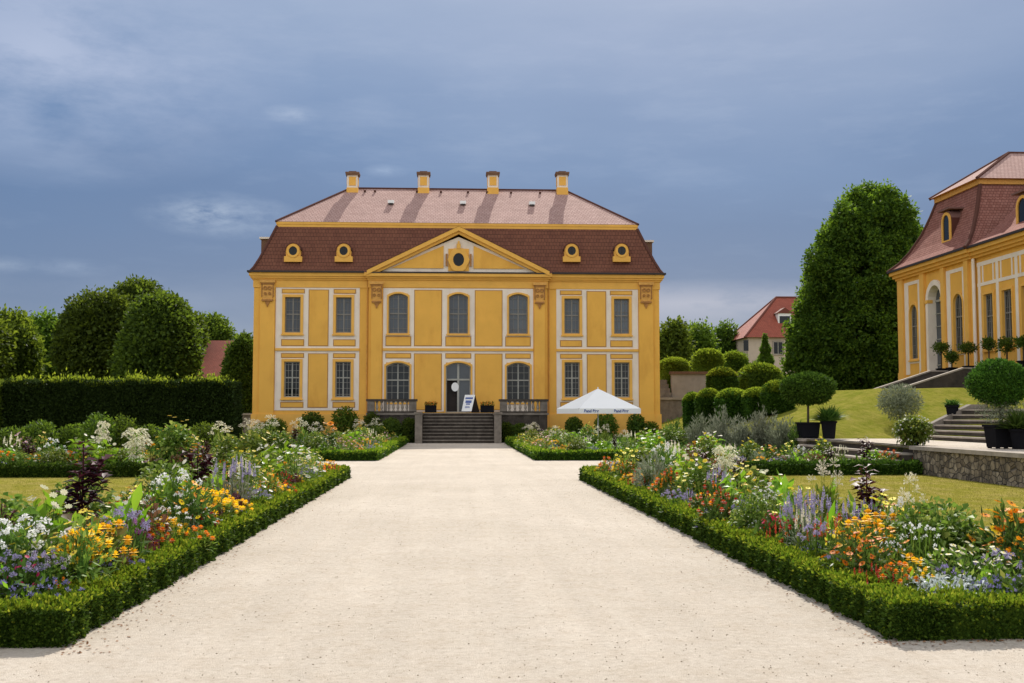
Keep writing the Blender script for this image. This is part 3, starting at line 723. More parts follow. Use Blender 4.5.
    for s in (-1, 1):
        pts = [(XC + s * (hw + .1), yp - .3, zb + .16), (XC + s * (hw + .1), Y0 + 2.6, zb + .16), (XC, Y0 + 2.6, za + .35), (XC, yp - .3, za + .35)]
        rr.add(pts, [(0, 1, 2, 3)], 0, [planar_uv(pts)])
    rr.build('gable_roof', 'mansard_tiles', ped)
build_palace()

# ------------------------------------------------------------------ terrace and stairs in front of the palace
YS = 61.55; NST = 9; TR = .3
SX = 2.0
def build_terrace():
    tx0, tx1 = at(367, 420, 63.9)[0], at(547.5, 420, 63.9)[0]; yf = YS + TR * (NST - 1)
    t = empty('terrace', (XC, yf + 1, 0), 'dark sandstone terrace in front of the palace entrance with two stair cheeks', 'terrace')
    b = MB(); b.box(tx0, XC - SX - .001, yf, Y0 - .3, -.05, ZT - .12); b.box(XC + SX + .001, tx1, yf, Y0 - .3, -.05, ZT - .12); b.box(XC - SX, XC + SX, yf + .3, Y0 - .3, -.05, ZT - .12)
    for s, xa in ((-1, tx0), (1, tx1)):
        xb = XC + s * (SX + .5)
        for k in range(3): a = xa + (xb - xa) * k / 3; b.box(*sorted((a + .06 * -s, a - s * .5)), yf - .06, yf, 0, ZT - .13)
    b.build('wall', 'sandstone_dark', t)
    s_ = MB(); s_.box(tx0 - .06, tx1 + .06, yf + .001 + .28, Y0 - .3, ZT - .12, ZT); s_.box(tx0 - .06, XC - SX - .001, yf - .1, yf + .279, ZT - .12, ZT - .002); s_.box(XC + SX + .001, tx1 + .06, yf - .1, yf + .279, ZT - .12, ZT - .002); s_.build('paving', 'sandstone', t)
    for s in (-1, 1):
        c = MB(); x0, x1 = sorted((XC + s * (SX + .002), XC + s * (SX + .40)))
        c.box(x0, x1, YS - .25, YS + .4, 0, ZT - .06); c.box(x0 - .05 * (s < 0), x1 + .05 * (s > 0), YS - .3, YS + .45, ZT - .06, ZT + .05)
        c.box(x0 + .05, x1 - .05, YS + .4, yf, 0, ZT - .1); c.box(x0, x1, YS + .45, yf - .1, ZT - .1, ZT - .001); c.build('stair_cheek', 'sandstone', t)
    st = empty('stone_staircase', (XC, YS, 0), 'dark nine-step stone staircase leading up to the palace door', 'staircase')
    for k in range(NST):
        z1 = ZT * (k + 1) / NST; y = YS + TR * k
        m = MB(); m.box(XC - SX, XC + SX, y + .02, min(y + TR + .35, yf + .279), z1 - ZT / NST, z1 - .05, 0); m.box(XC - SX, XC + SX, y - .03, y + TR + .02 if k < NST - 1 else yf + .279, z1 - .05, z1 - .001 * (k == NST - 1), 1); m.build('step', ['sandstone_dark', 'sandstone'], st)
    # balustrades
    for s, xa in ((-1, tx0), (1, tx1)):
        xb = XC + s * (SX + .42); x0, x1 = sorted((xa, xb))
        L_ = 'stone balustrade on the terrace, ' + ('on the tall hedge side of the steps' if s < 0 else 'on the white parasol side of the steps')
        q = empty('balustrade', ((x0 + x1) / 2, yf + .12, ZT), L_, 'balustrade')
        zr = ZT + .80
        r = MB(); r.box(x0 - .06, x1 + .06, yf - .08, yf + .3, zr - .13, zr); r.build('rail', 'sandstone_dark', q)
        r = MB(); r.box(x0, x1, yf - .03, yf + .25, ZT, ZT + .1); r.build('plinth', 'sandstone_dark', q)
        ends = [(x0, x0 + .42), (x1 - .42, x1)]
        if s < 0: ends.append((x0 + .95, x0 + 1.12))
        else: ends.append((x1 - 1.12, x1 - .95))
        for a, e in ends:
            r = MB(); r.box(a, e, yf - .05, yf + .27, ZT + .1, zr - .13); r.build('pedestal', 'sandstone', q)
        blocks = sorted(ends); 
        for (a0, a1), (b0, b1) in zip(blocks, blocks[1:]):
            n = max(2, int((b0 - a1) / .25))
            for k in range(n):
                x = a1 + (b0 - a1) * (k + .5) / n; h = zr - .13 - ZT - .1; z = ZT + .1
                r = MB(); r.lathe(x, yf + .11, [(.085, z), (.085, z + .05), (.045, z + .09), (.09, z + h * .36), (.075, z + h * .5), (.04, z + h * .78), (.065, z + h * .88), (.085, z + h * .92), (.085, z + h)], 10); r.build('baluster', 'sandstone_pale', q, smooth=False)
    # sandwich board, planters
    x, y = at(468.5, 404, YS + 3.1)[0], YS + 3.1
    a = empty('sandwich_board', (x, y, ZT), 'white sandwich board with blue print standing at the palace door', 'sign')
    hgt = 1.06; w = .33; lean = .22
    p = MB(); sk = .2
    p.add([(x - w - .08, y - lean, ZT + .1), (x + w - .16, y - lean - .02, ZT + .1), (x + w + .06, y, ZT + hgt), (x - w + .12, y, ZT + hgt), (x - w - .08, y - lean + .03, ZT + .1), (x + w - .16, y - lean + .01, ZT + .1), (x + w + .06, y + .03, ZT + hgt), (x - w + .12, y + .03, ZT + hgt)], [(0, 1, 2, 3), (7, 6, 5, 4), (0, 4, 5, 1), (1, 5, 6, 2), (2, 6, 7, 3), (3, 7, 4, 0)])
    p.build('front_panel', 'white_paint', a)
    bl = MB()
    def q(u, v): # point on the panel
        A = Vector((x - w - .08, y - lean - .006, ZT + .1)); B = Vector((x + w - .16, y - lean - .026, ZT + .1)); C_ = Vector((x + w + .06, y - .006, ZT + hgt)); D = Vector((x - w + .12, y - .006, ZT + hgt))
        return tuple((A.lerp(B, u)).lerp(D.lerp(C_, u), v))
    for u0, u1, v0, v1 in ((.12, .86, .74, .85), (.2, .8, .5, .66), (.3, .7, .4, .47), (.25, .75, .2, .24), (.25, .7, .28, .31)): bl.add([q(u0, v0), q(u1, v0), q(u1, v1), q(u0, v1)], [(0, 1, 2, 3)])
    bl.build('print', 'blue_print', a)
    p = MB()
    p.add([(x - w + .5, y + .1, ZT + .02), (x + w + .34, y + .42, ZT + .02), (x + w + .06, y + .05, ZT + hgt), (x - w + .12, y + .05, ZT + hgt)], [(0, 1, 2, 3)]); p.add([(x - w + .5, y + .13, ZT + .02), (x + w + .34, y + .45, ZT + .02), (x + w + .06, y + .08, ZT + hgt), (x - w + .12, y + .08, ZT + hgt)], [(3, 2, 1, 0)])
    p.build('back_panel', 'dark_wood', a)
    for px0, px1, lab in ((425, 436.5, 'dark planter trough with flowers at the stair top, tall hedge side'), (480.5, 494, 'dark planter trough with orange flowers beside the sandwich board')):
        yy = YS + 2.7; x0, x1 = at(px0, 405, yy)[0], at(px1, 405, yy)[0]
        t_ = empty('planter_trough', ((x0 + x1) / 2, yy, ZT), lab, 'planter', 'planter troughs at the stair top')
        m = MB(); m.ring([(x0, yy - .2), (x1, yy - .2), (x1, yy + .2), (x0, yy + .2)], [(x0 + .03, yy - .17), (x1 - .03, yy - .17), (x1 - .03, yy + .17), (x0 + .03, yy + .17)], 0, 1)
        m.v = [(a_, c_, ZT + .02 + b_ * .42) for a_, b_, c_ in m.v]; m.box(x0 + .03, x1 - .03, yy - .17, yy + .17, ZT + .1, ZT + .36); m.build('trough', 'black_pot', t_)
        l = LM(); n = 220; c = np.stack([rng.uniform(x0, x1, n), rng.uniform(yy - .2, yy + .2, n), rng.uniform(ZT + .36, ZT + .62, n)], 1); l.leaves(c, rv(n) + [0, 0, .5], rv(n), .09, .05, 0)
        n = 40; c = np.stack([rng.uniform(x0, x1, n), rng.uniform(yy - .22, yy + .2, n), rng.uniform(ZT + .46, ZT + .66, n)], 1); l.leaves(c, rv(n), rv(n), .09, .08, 1); l.build('foliage', ['dark_leaf', 'petal_orange'], t_)
build_terrace()

# ------------------------------------------------------------------ parasol
def build_parasol():
    Y = 56.5; cx = at(598, 410, Y)[0]; za = at(598, 388.6, Y)[2]; zr = at(598, 408.6, Y)[2]; hw = 1.98; rot = math.radians(14)
    p = empty('parasol', (cx, Y, 0), 'large white square parasol with printed valance in the rear flower bed', 'parasol')
    def R(x, y): return (cx + x * math.cos(rot) - y * math.sin(rot), Y + x * math.sin(rot) + y * math.cos(rot))
    hw2 = hw / (math.cos(rot) + math.sin(rot)) * 1.02
    cs = [R(-hw2, -hw2), R(hw2, -hw2), R(hw2, hw2), R(-hw2, hw2)]
    c = MB(); n = 6
    for k in range(4):
        a, b = cs[k], cs[(k + 1) % 4]
        for i in range(n):       # slight sag between the ribs
            t0, t1 = i / n, (i + 1) / n
            rows = []
            for t in (0, 1):
                pa = (a[0] * (1 - t1) + cx * t1, a[1] * (1 - t1) + Y * t1)
            for (u0, u1) in ((0, .25), (.25, .5), (.5, .75), (.75, 1)):
                def P(u, t):
                    x = (a[0] * (1 - u) + b[0] * u) * (1 - t) + cx * t; y = (a[1] * (1 - u) + b[1] * u) * (1 - t) + Y * t
                    sag = .05 * math.sin(PI * u) * (1 - t) * math.sin(PI * min(1, t + .3)) ; return (x, y, zr + (za - zr) * t - sag)
                c.add([P(u0, t0), P(u1, t0), P(u1, t1), P(u0, t1)], [(0, 1, 2, 3)])
    c.build('canopy', 'parasol_cloth', p)
    v = MB()
    for k in range(4):
        a, b = cs[k], cs[(k + 1) % 4]; v.add([(*a, zr), (*b, zr), (*b, zr - .26), (*a, zr - .26)], [(0, 1, 2, 3)])
    v.build('valance', 'parasol_cloth', p)
    def txt(a, b, u0, w, parent):
        a_, b_ = Vector((*a, 0)), Vector((*b, 0)); d = (b_ - a_).normalized(); nrm = Vector((d.y, -d.x, 0))
        cu = bpy.data.curves.new('lettering', 'FONT'); cu.body = 'Band Bier'; cu.size = .20; cu.extrude = .002; cu.offset = .007
        o = bpy.data.objects.new('lettering', cu); COL.objects.link(o); cu.materials.append(M['blue_print'])
        pos = a_.lerp(b_, u0) + nrm * .012; o.rotation_euler = (PI / 2, 0, math.atan2(d.y, d.x)); o.parent = p
        o.location = (pos.x - cx, pos.y - Y, zr - .19); bpy.context.view_layer.update(); me_ = bpy.data.meshes.new_from_object(o.evaluated_get(bpy.context.evaluated_depsgraph_get())); q_ = bpy.data.objects.new('printed_word', me_); COL.objects.link(q_); q_.parent = p; q_.location = o.location; q_.rotation_euler = o.rotation_euler; bpy.data.objects.remove(o)
    txt(cs[0], cs[1], .08, 1, p); txt(cs[0], cs[1], .56, 1, p); txt(cs[1], cs[2], .1, 1, p); txt(cs[1], cs[2], .56, 1, p)
    m = MB(); m.tube((cx, Y, 0), (cx, Y, za + .08), .035, .03, 10); m.build('pole', 'white_paint', p)
    r = MB()
    for k in range(4): r.tube((cx, Y, za - .06), (*cs[k], zr - .02), .016, .014, 6)
    r.build('rib', 'dark_pole', p)
    f = MB(); f.lathe(cx, Y, [(.05, .18), (.32, .1), (.34, .02), (.34, 0)][::-1], 14); f.build('foot', 'sandstone_dark', p)
build_parasol()
def garden_table():
    Y = 46; x0, x1 = at(673, 434, Y)[0], at(703, 434, Y)[0]; z = at(688, 433.3, Y)[2]
    t = empty('garden_table', ((x0 + x1) / 2, Y, 0), 'grey garden table half hidden behind brown flowers near the parasol', 'table')
    b = MB(); b.box(x0, x1, Y - .4, Y + .4, z - .05, z); b.build('table_top', 'table_grey', t)
    for sx in (x0 + .08, x1 - .08):
        for sy in (-.32, .32): b = MB(); b.tube((sx, Y + sy, 0), (sx, Y + sy, z - .05), .025, .03, 6); b.build('leg', 'dark_pole', t)
garden_table()

# ------------------------------------------------------------------ orangery on the slope
def build_orangery():
    XF = 28.0; yfar = onx(900.3, 330, XF)[1]
    T = lambda u, d, z: (XF + d, yfar - u, z)
    ZB = onx(902, 381, XF)[2]
    def U(px): return yfar - onx(px, 330, XF)[1]
    def Z(px, py): return onx(px, py, XF)[2]
    ze = Z(900, 281)
    o = empty('orangery', (XF + 4, yfar - 6, ZB), 'yellow orangery pavilion with white stripes and pink mansard roof on the grass bank', 'orangery')
    ur = yfar - onx(972.5, 250, XF)[1]       # near edge of the pavilion
    uend = ur + 24
    wins = [((U(910.8) + U(918.2)) / 2, U(918.2) - U(910.8), Z(914, 359), Z(914, 304.5), .9), ((U(954.6) + U(963.8)) / 2, U(963.8) - U(954.6), Z(959, 351), Z(959, 293.5), .9)]
    dr = ((U(930) + U(943)) / 2, U(943) - U(930), ZB + .05, Z(936, 285), .9)
    wins = [(c, w, a, b, w * .5) for c, w, a, b, _ in wins]; dr = (*dr[:4], dr[1] * .5)
    w0 = U(983.2); w1 = U(992.2); pit = U(1001.5) - U(983.2); ww = w1 - w0
    rw = [(w0 + ww / 2 + k * pit, ww, Z(988, 349), Z(988, 293.5), 0) for k in range(7)]
    w = MB(T); wall_grid(w, 0, ur, ZB - .6, ze, wins + [dr], 0); wall_grid(w, ur, uend, ZB - .6, ze, rw, .12)
    w.box(0.003, uend, .6, 9, ZB - .6, ze - .01, 1)
    w.add([(0, 0, ZB - .6), (0, 9, ZB - .6), (0, 9, ze), (0, 0, ze)], [(0, 1, 2, 3)]); w.add([(ur, 0, ZB - .6), (ur, .12, ZB - .6), (ur, .12, ze), (ur, 0, ze)], [(0, 1, 2, 3)])
    w.build('wall', ['yellow_plaster', 'dark_wood'], o)
    for h in wins: window(o, *h, 0, T=T, t=.14, rows=6, transom=.6, reveal=.16, fm='window_frame')
    for h in rw: window(o, *h, .12, T=T, t=.12, rows=5, transom=.6, reveal=.16, fm='window_frame')
    # portal
    c, wd, a, b, ar = dr
    d = MB(T); d.ring(outline(c, wd, a, b, ar, .32), outline(c, wd, a, b, ar, 0), -.1, .45); d.box(c - wd / 2 - .36, c - wd / 2 + .02, -.14, .2, b - wd / 2 - .12, b - wd / 2 + .08, 1); d.box(c + wd / 2 - .02, c + wd / 2 + .36, -.14, .2, b - wd / 2 - .12, b - wd / 2 + .08, 1)
    door = d.build('door', ['white_stucco', 'yellow_trim'], o)
    f = MB(T); f.add([(x, .4, z) for x, z in outline(c, wd, a, b, ar, -.01)], [tuple(range(13))]); f.build('pane', 'glass_pale', door)
    f = MB(T); f.box(c - .05, c + .05, .33, .39, a, b - .05); f.box(c - wd / 2, c + wd / 2, .335, .385, b - wd / 2 - .06, b - wd / 2 + .06)
    for k in range(1, 6): f.box(c - wd / 2, c + wd / 2, .345, .38, a + (b - wd / 2 - a) * k / 6 - .02, a + (b - wd / 2 - a) * k / 6 + .02)
    f.build('frame', 'frame_light', door)
    # white stripes, yellow pilasters
    for p0, p1, p2, p3, q in ((905.6, 909.4, 919.0, 922.4, 361), (947.8, 951.6, 963.9, 967.2, 353)):
        s = MB(T); s.box(U(p0), U(p1), -.03, -.001, ZB + .35, ze - .25); s.box(U(p2), U(p3), -.03, -.001, ZB + .35, ze - .25)
        s.box(U(p1), U(p2), -.03, -.001, ze - .45, ze - .25); s.box(U(p1), U(p2), -.03, -.001, Z(p1, q + 3), Z(p1, q)); s.build('stucco_stripe', 'white_stucco', o)
    s = MB(T)
    top = ze - .25
    s.box(ur + .25, uend, .09, .119, top - .22, top); s.box(ur + .25, uend, .09, .119, Z(988, 284), Z(988, 280.6))
    for h in rw:
        for x in (h[0] - pit / 2, ): s.box(x - .13, x + .13, .085, .119, ZB + .35, top - .221)
        s.box(h[0] - pit * .32, h[0] - pit * .26, .087, .119, Z(988, 280.6), top - .221); s.box(h[0] + pit * .26, h[0] + pit * .32, .087, .119, Z(988, 280.6), top - .221)
    s.build('stucco_stripe', 'white_stucco', o)
    for p0, p1 in ((900.4, 905.2), (922.8, 927), (944, 947.4), (967.6, 971.6)): s = MB(T); s.box(U(p0), U(p1), -.16, 0, ZB, ze); s.box(U(p0) - .04, U(p1) + .04, -.2, 0, ZB, ZB + .5); s.build('pilaster', 'yellow_trim', o)
    s = MB(T); s.tube((ur + .15, -.06, ZB), (ur + .15, -.06, ze), .09, .09, 8); s.build('downpipe', 'white_stucco', o)
    e = MB(T)
    for z0, z1, out in ((0, .14, .2), (.14, .32, .34), (.32, .52, .5)):
        e.box(-out * .75, ur + out * .5, -out, 0, ze + z0, ze + z1); e.box(-out * .75, 0, .0, 9, ze + z0, ze + z1); e.box(ur + out * .5 + .001, uend, -out + .12, .12, ze + z0, ze + z1)
    e.build('cornice', 'yellow_trim', o)
    g = MB(T); g.box(-.46, ur + .25, -.62, -.5, ze + .52, ze + .64); g.build('gutter', 'dark_metal', o); g = MB(T); g.box(ur + .26, uend, -.5, -.38, ze + .52, ze + .64); g.build('gutter', 'dark_metal', o)
    pl = MB(T); pl.box(-.05, uend, -.1, 0, ZB - .6, ZB + .02); pl.build('plinth', 'sandstone', o)
    # pavilion mansard, measured: break at X 29.5, Y 61..68, z 14.45
    zE = ze + .6; zK = 14.5; dep = 8.6
    a0, a1, d0, d1 = -.42, ur + .3, -.55, dep + .5
    ins = 1.9; prof = [(0, 0), (.45, .11), (.85, .27), (1.3, .52), (1.62, .78), (1.85, 1)]
    r = MB(T); Hh = zK - zE
    KF = 1.75      # the far hip leans back more
    rg = lambda i, h: [(a0 + i * KF, d0 + i, zE + h * Hh), (a1 - i, d0 + i, zE + h * Hh), (a1 - i, d1 - i, zE + h * Hh), (a0 + i * KF, d1 - i, zE + h * Hh)]
    vacc = 0
    for (i0, h0), (i1, h1) in zip(prof, prof[1:]):
        A, B = rg(i0, h0), rg(i1, h1)
        for k in range(4):
            j = (k + 1) % 4; pts = [A[k], A[j], B[j], B[k]]; r.add(pts, [(0, 1, 2, 3)], 0, [[(u_, v_ + vacc) for u_, v_ in planar_uv(pts)]])
        vacc += math.hypot(i1 - i0, (h1 - h0) * Hh)
    roof = r.build('roof', 'orangery_tiles', o)
    for (xa, ya, sx_, sy_) in ((a0, d0, 1, 1), (a1, d0, -1, 1)):
        hp = MB(T)
        for (ia, ha), (ib, hb) in zip(prof, prof[1:]): kf = KF if sx_ > 0 else 1; hp.tube((xa + sx_ * ia * kf, ya + sy_ * ia, zE + ha * Hh), (xa + sx_ * ib * kf, ya + sy_ * ib, zE + hb * Hh), .12, .12, 6)
        hp.build('hip_ridge', 'copper_ridge', roof)
    B = rg(1.85, 1); c0, c1, e0, e1 = B[0][0], B[1][0], B[0][1], B[2][1]
    ck = MB(T); ck.box(c0 - .12, c1 + .12, e0 - .12, e1 + .12, zK - .05, zK + .22); ck.build('upper_cornice', 'ornament_plaster', o)
    q = .34; A = [(c0 - q, e0 - q, zK + .24), (c1 + q, e0 - q, zK + .24), (c1 + q, e1 + q, zK + .24), (c0 - q, e1 + q, zK + .24)]
    um = (c0 + c1) / 2; ap = (um - .9, 4.9, 17.15); ap2 = (um - .9, 6.2, 17.15)
    u = MB(T)
    for pts in ([A[0], A[1], ap], [A[1], A[2], ap2, ap], [A[2], A[3], ap2], [A[3], A[0], ap, ap2]): u.add(pts, [tuple(range(len(pts)))], 0, [planar_uv(pts)])
    u.add(A, [(0, 1, 2, 3)], 1); u.build('upper_roof', ['upper_roof_tiles', 'ornament_plaster'], o)
    hp = MB(T)
    for a_ in A[:2]: hp.tube(a_, ap, .1, .1, 6)
    hp.tube(ap, ap2, .1, .1, 6)
    hp.build('ridge_tiles', 'copper_ridge', roof)
    # dormers
    def dorm(c, dface, zb, zt, wd, tail):
        b = MB(T); b.box(c - wd / 2, c + wd / 2, dface, dface + tail, zb, zt - wd * .25, 0); 
        b.prism([(c - wd / 2, zt - wd * .25)] + [(c - math.cos(PI * i / 8) * wd / 2, zt - wd * .25 + math.sin(PI * i / 8) * wd * .42) for i in range(9)], dface, dface + tail, 1)
        b.ring(outline(c, wd * .78, zb + .1, zt - .02, wd * .39, .12), outline(c, wd * .78, zb + .1, zt - .02, wd * .39, -.04), dface - .08, dface - .001, 2)
        b.box(c - wd / 2 - .16, c + wd / 2 + .16, dface - .2, dface + tail, zt + wd * .17, zt + wd * .17 + .1, 1)
        d_ = b.build('dormer', ['orangery_tiles', 'upper_roof_tiles', 'yellow_trim'], roof)
        g_ = MB(T); g_.add([(x, dface - .02, z) for x, z in outline(c, wd * .78, zb + .1, zt - .02, wd * .39, -.03)], [tuple(range(13))]); g_.build('pane', 'glass', d_)
    dd = .3; cu = yfar - onx(947, 230, XF + dd)[1]
    dorm(cu, dd, onx(947, 243, XF + dd)[2], onx(947, 214, XF + dd)[2], 1.15, 1.6)
    # wing roof
    wr = MB(T); W = [(ur + .3, -.42, zE), (uend, -.42, zE), (uend, 5.2, zE + 4.6), (ur + .3, 5.2, zE + 4.6)]; X = [(ur + .3, -.42, zE), (uend, -.42, zE), (uend, .8, zE + .75), (ur + .3, .8, zE + .75)]
    X2 = [X[3], X[2], (uend, 4.6, zE + 4.4), (ur + .3, 4.6, zE + 4.4)]; X3 = [X2[3], X2[2], (uend, 9, zE + .6), (ur + .3, 9, zE + .6)]
    for pts in (X, X2, X3): wr.add(pts, [(0, 1, 2, 3)], 0, [planar_uv(pts)])
    wr.build('wing_roof', 'orangery_tiles', o)
    dorm(yfar - onx(1023.5, 210, XF + .9)[1], .9, onx(1023, 227, XF + .9)[2], onx(1023, 197, XF + .9)[2], 1.3, 1.8)
    # terrace wall and stair in front
    ZL = bank_h(26, 62) - .1
    k = empty('terrace_wall', (26.4, 56, ZL), 'low dark stone wall below the orangery where clipped trees stand', 'wall')
    b = MB(); b.box(26.0, XF - .12, yfar - 26, onx(916, 385, 26)[1], ZL - .4, ZB - .02); b.build('masonry', 'sandstone', k)
    b = MB(); b.box(25.93, XF - .11, yfar - 26, onx(916, 385, 26)[1] + .05, ZB - .02, ZB + .06); b.build('coping', 'sandstone_dark', k)
    st = empty('side_staircase', (25, 66, ZL), 'dark stone stairs with sloping cheek walls climbing to the orangery door', 'staircase')
    yN, yF = onx(918, 390, 25)[1], onx(878, 390, 23)[1]
    yF = min(yF, yfar + .8); yN = yF - 4.2
    n = 8; X0 = 23.2
    for q_ in range(n):
        b = MB(); x = X0 + q_ * .33; b.box(x, XF - .15 if q_ == n - 1 else x + .6, yN + .3, yF - .3, ZL - .3, ZL + (ZB - ZL) * (q_ + 1) / n); b.build('step', 'sandstone_dark', st)
    for yy in (yN, yF - .3):
        b = MB(); b.prism([(X0 - .6, ZL - .2), (XF - .16, ZL - .2), (XF - .16, ZB + .22), (X0 + n * .33, ZB + .22), (X0 - .6, ZL + .18)], yy, yy + .3); b.build('cheek_wall', 'sandstone_dark', st); b = MB(); b.prism([(X0 - .6, ZL + .181), (X0 + n * .33, ZB + .221), (XF - .16, ZB + .221), (XF - .16, ZB + .30), (X0 + n * .33, ZB + .30), (X0 - .6, ZL + .26)], yy - .02, yy + .32); b.build('coping', 'sandstone_pale', st)
    return XF, yfar, ZB, U
OR = build_orangery()

# ------------------------------------------------------------------ low terrace wall and garden stairs on the orangery side
def garden_walls():
    w = empty('retaining_wall', (12.6, 25, 0), 'low rubble stone retaining wall with flat coping beside the dry lawn', 'wall')
    b = MB(); b.box(12.3, 12.75, 18, 29.1, -.05, .66); b.box(12.35, 15.5, 28.7, 29.1, -.05, .655); b.build('masonry', 'rubble_stone', w)
    b = MB(); b.box(12.22, 12.85, 18, 29.18, .66, .76); b.build('coping', 'sandstone_pale', w)
    w = empty('retaining_wall', (12.6, 45, 0), 'stone retaining wall under the grass bank behind the grey shrubs', 'wall')
    b = MB(); b.box(12.3, 12.75, 38.2, 63.5, -.05, .66); b.build('masonry', 'rubble_stone', w)
    b = MB(); b.box(12.22, 12.85, 38.15, 63.5, .66, .755); b.build('coping', 'sandstone_pale', w)
    s = empty('garden_staircase', (12, 33.6, 0), 'four broad pale stone steps from flower bed up to the potted plants', 'staircase')
    for k in range(4):
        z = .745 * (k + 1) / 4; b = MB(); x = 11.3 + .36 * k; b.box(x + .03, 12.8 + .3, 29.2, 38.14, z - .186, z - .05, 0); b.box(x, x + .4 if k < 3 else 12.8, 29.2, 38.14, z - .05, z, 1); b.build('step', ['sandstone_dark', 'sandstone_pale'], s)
    s = empty('garden_staircase', (16.8, 34, .7), 'wide pale stone steps rising across the bank behind the big clipped ball tree', 'staircase')
    for k in range(6):
        z = .72 + 1.06 * (k + 1) / 6; x = 15.9 + .33 * k; b = MB(); b.box(x + .03, 18.3, 31, 37.4, z - .177, z - .05, 0); b.box(x, x + .4, 31, 37.4, z - .05, z, 1); b.build('step', ['sandstone_dark', 'sandstone_pale'], s)  # pale treads and dark risers put sun and shade into the stone
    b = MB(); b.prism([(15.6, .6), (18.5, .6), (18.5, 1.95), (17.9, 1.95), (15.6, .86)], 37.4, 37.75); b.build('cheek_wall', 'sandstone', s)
    # plaster walls beyond the palace
    Y = 82; x0, x1 = at(672, 380, Y)[0], at(748, 380, Y)[0]; z = at(700, 371.5, Y)[2]
    w = empty('garden_wall', ((x0 + x1) / 2, Y, 0), 'weathered pinkish plaster garden wall with tiled top behind clipped shrubs', 'wall')
    b = MB(); b.box(x0, x1, Y, Y + .5, -.1, z - .2); b.build('masonry', 'plaster_grey', w)
    b = MB(); b.box(x0 - .1, x1 + .1, Y - .12, Y + .62, z - .2, z); b.build('coping', 'brown_cap', w)
    b = MB(); xa = at(658, 385, Y)[0]
    for k in range(5): zz = at(665, 397 - k * 4.4, Y)[2]; b.box(xa, x0 - .001 - .05 * k, Y - .35 + .3 * k, Y + .4 + .3 * k, -.1 if k == 0 else zz - .36, zz)
    b.build('brick_step', 'red_tiles' if False else 'ornament_plaster' if False else 'sandstone', w)
    Y = 71; x0, x1 = at(657, 405, Y)[0], at(690, 405, Y)[0]; z = at(675, 397.6, Y)[2]
    w = empty('garden_wall', ((x0 + x1) / 2, Y, 0), 'low brown plaster wall with light coping at the palace corner', 'wall')
    b = MB(); b.box(x0, x1, Y, Y + .4, -.1, z - .14); b.build('masonry', 'sandstone', w); b = MB(); b.box(x0, x1 + .1, Y - .1, Y + .5, z - .14, z); b.build('coping', 'sandstone_pale', w)
garden_walls()

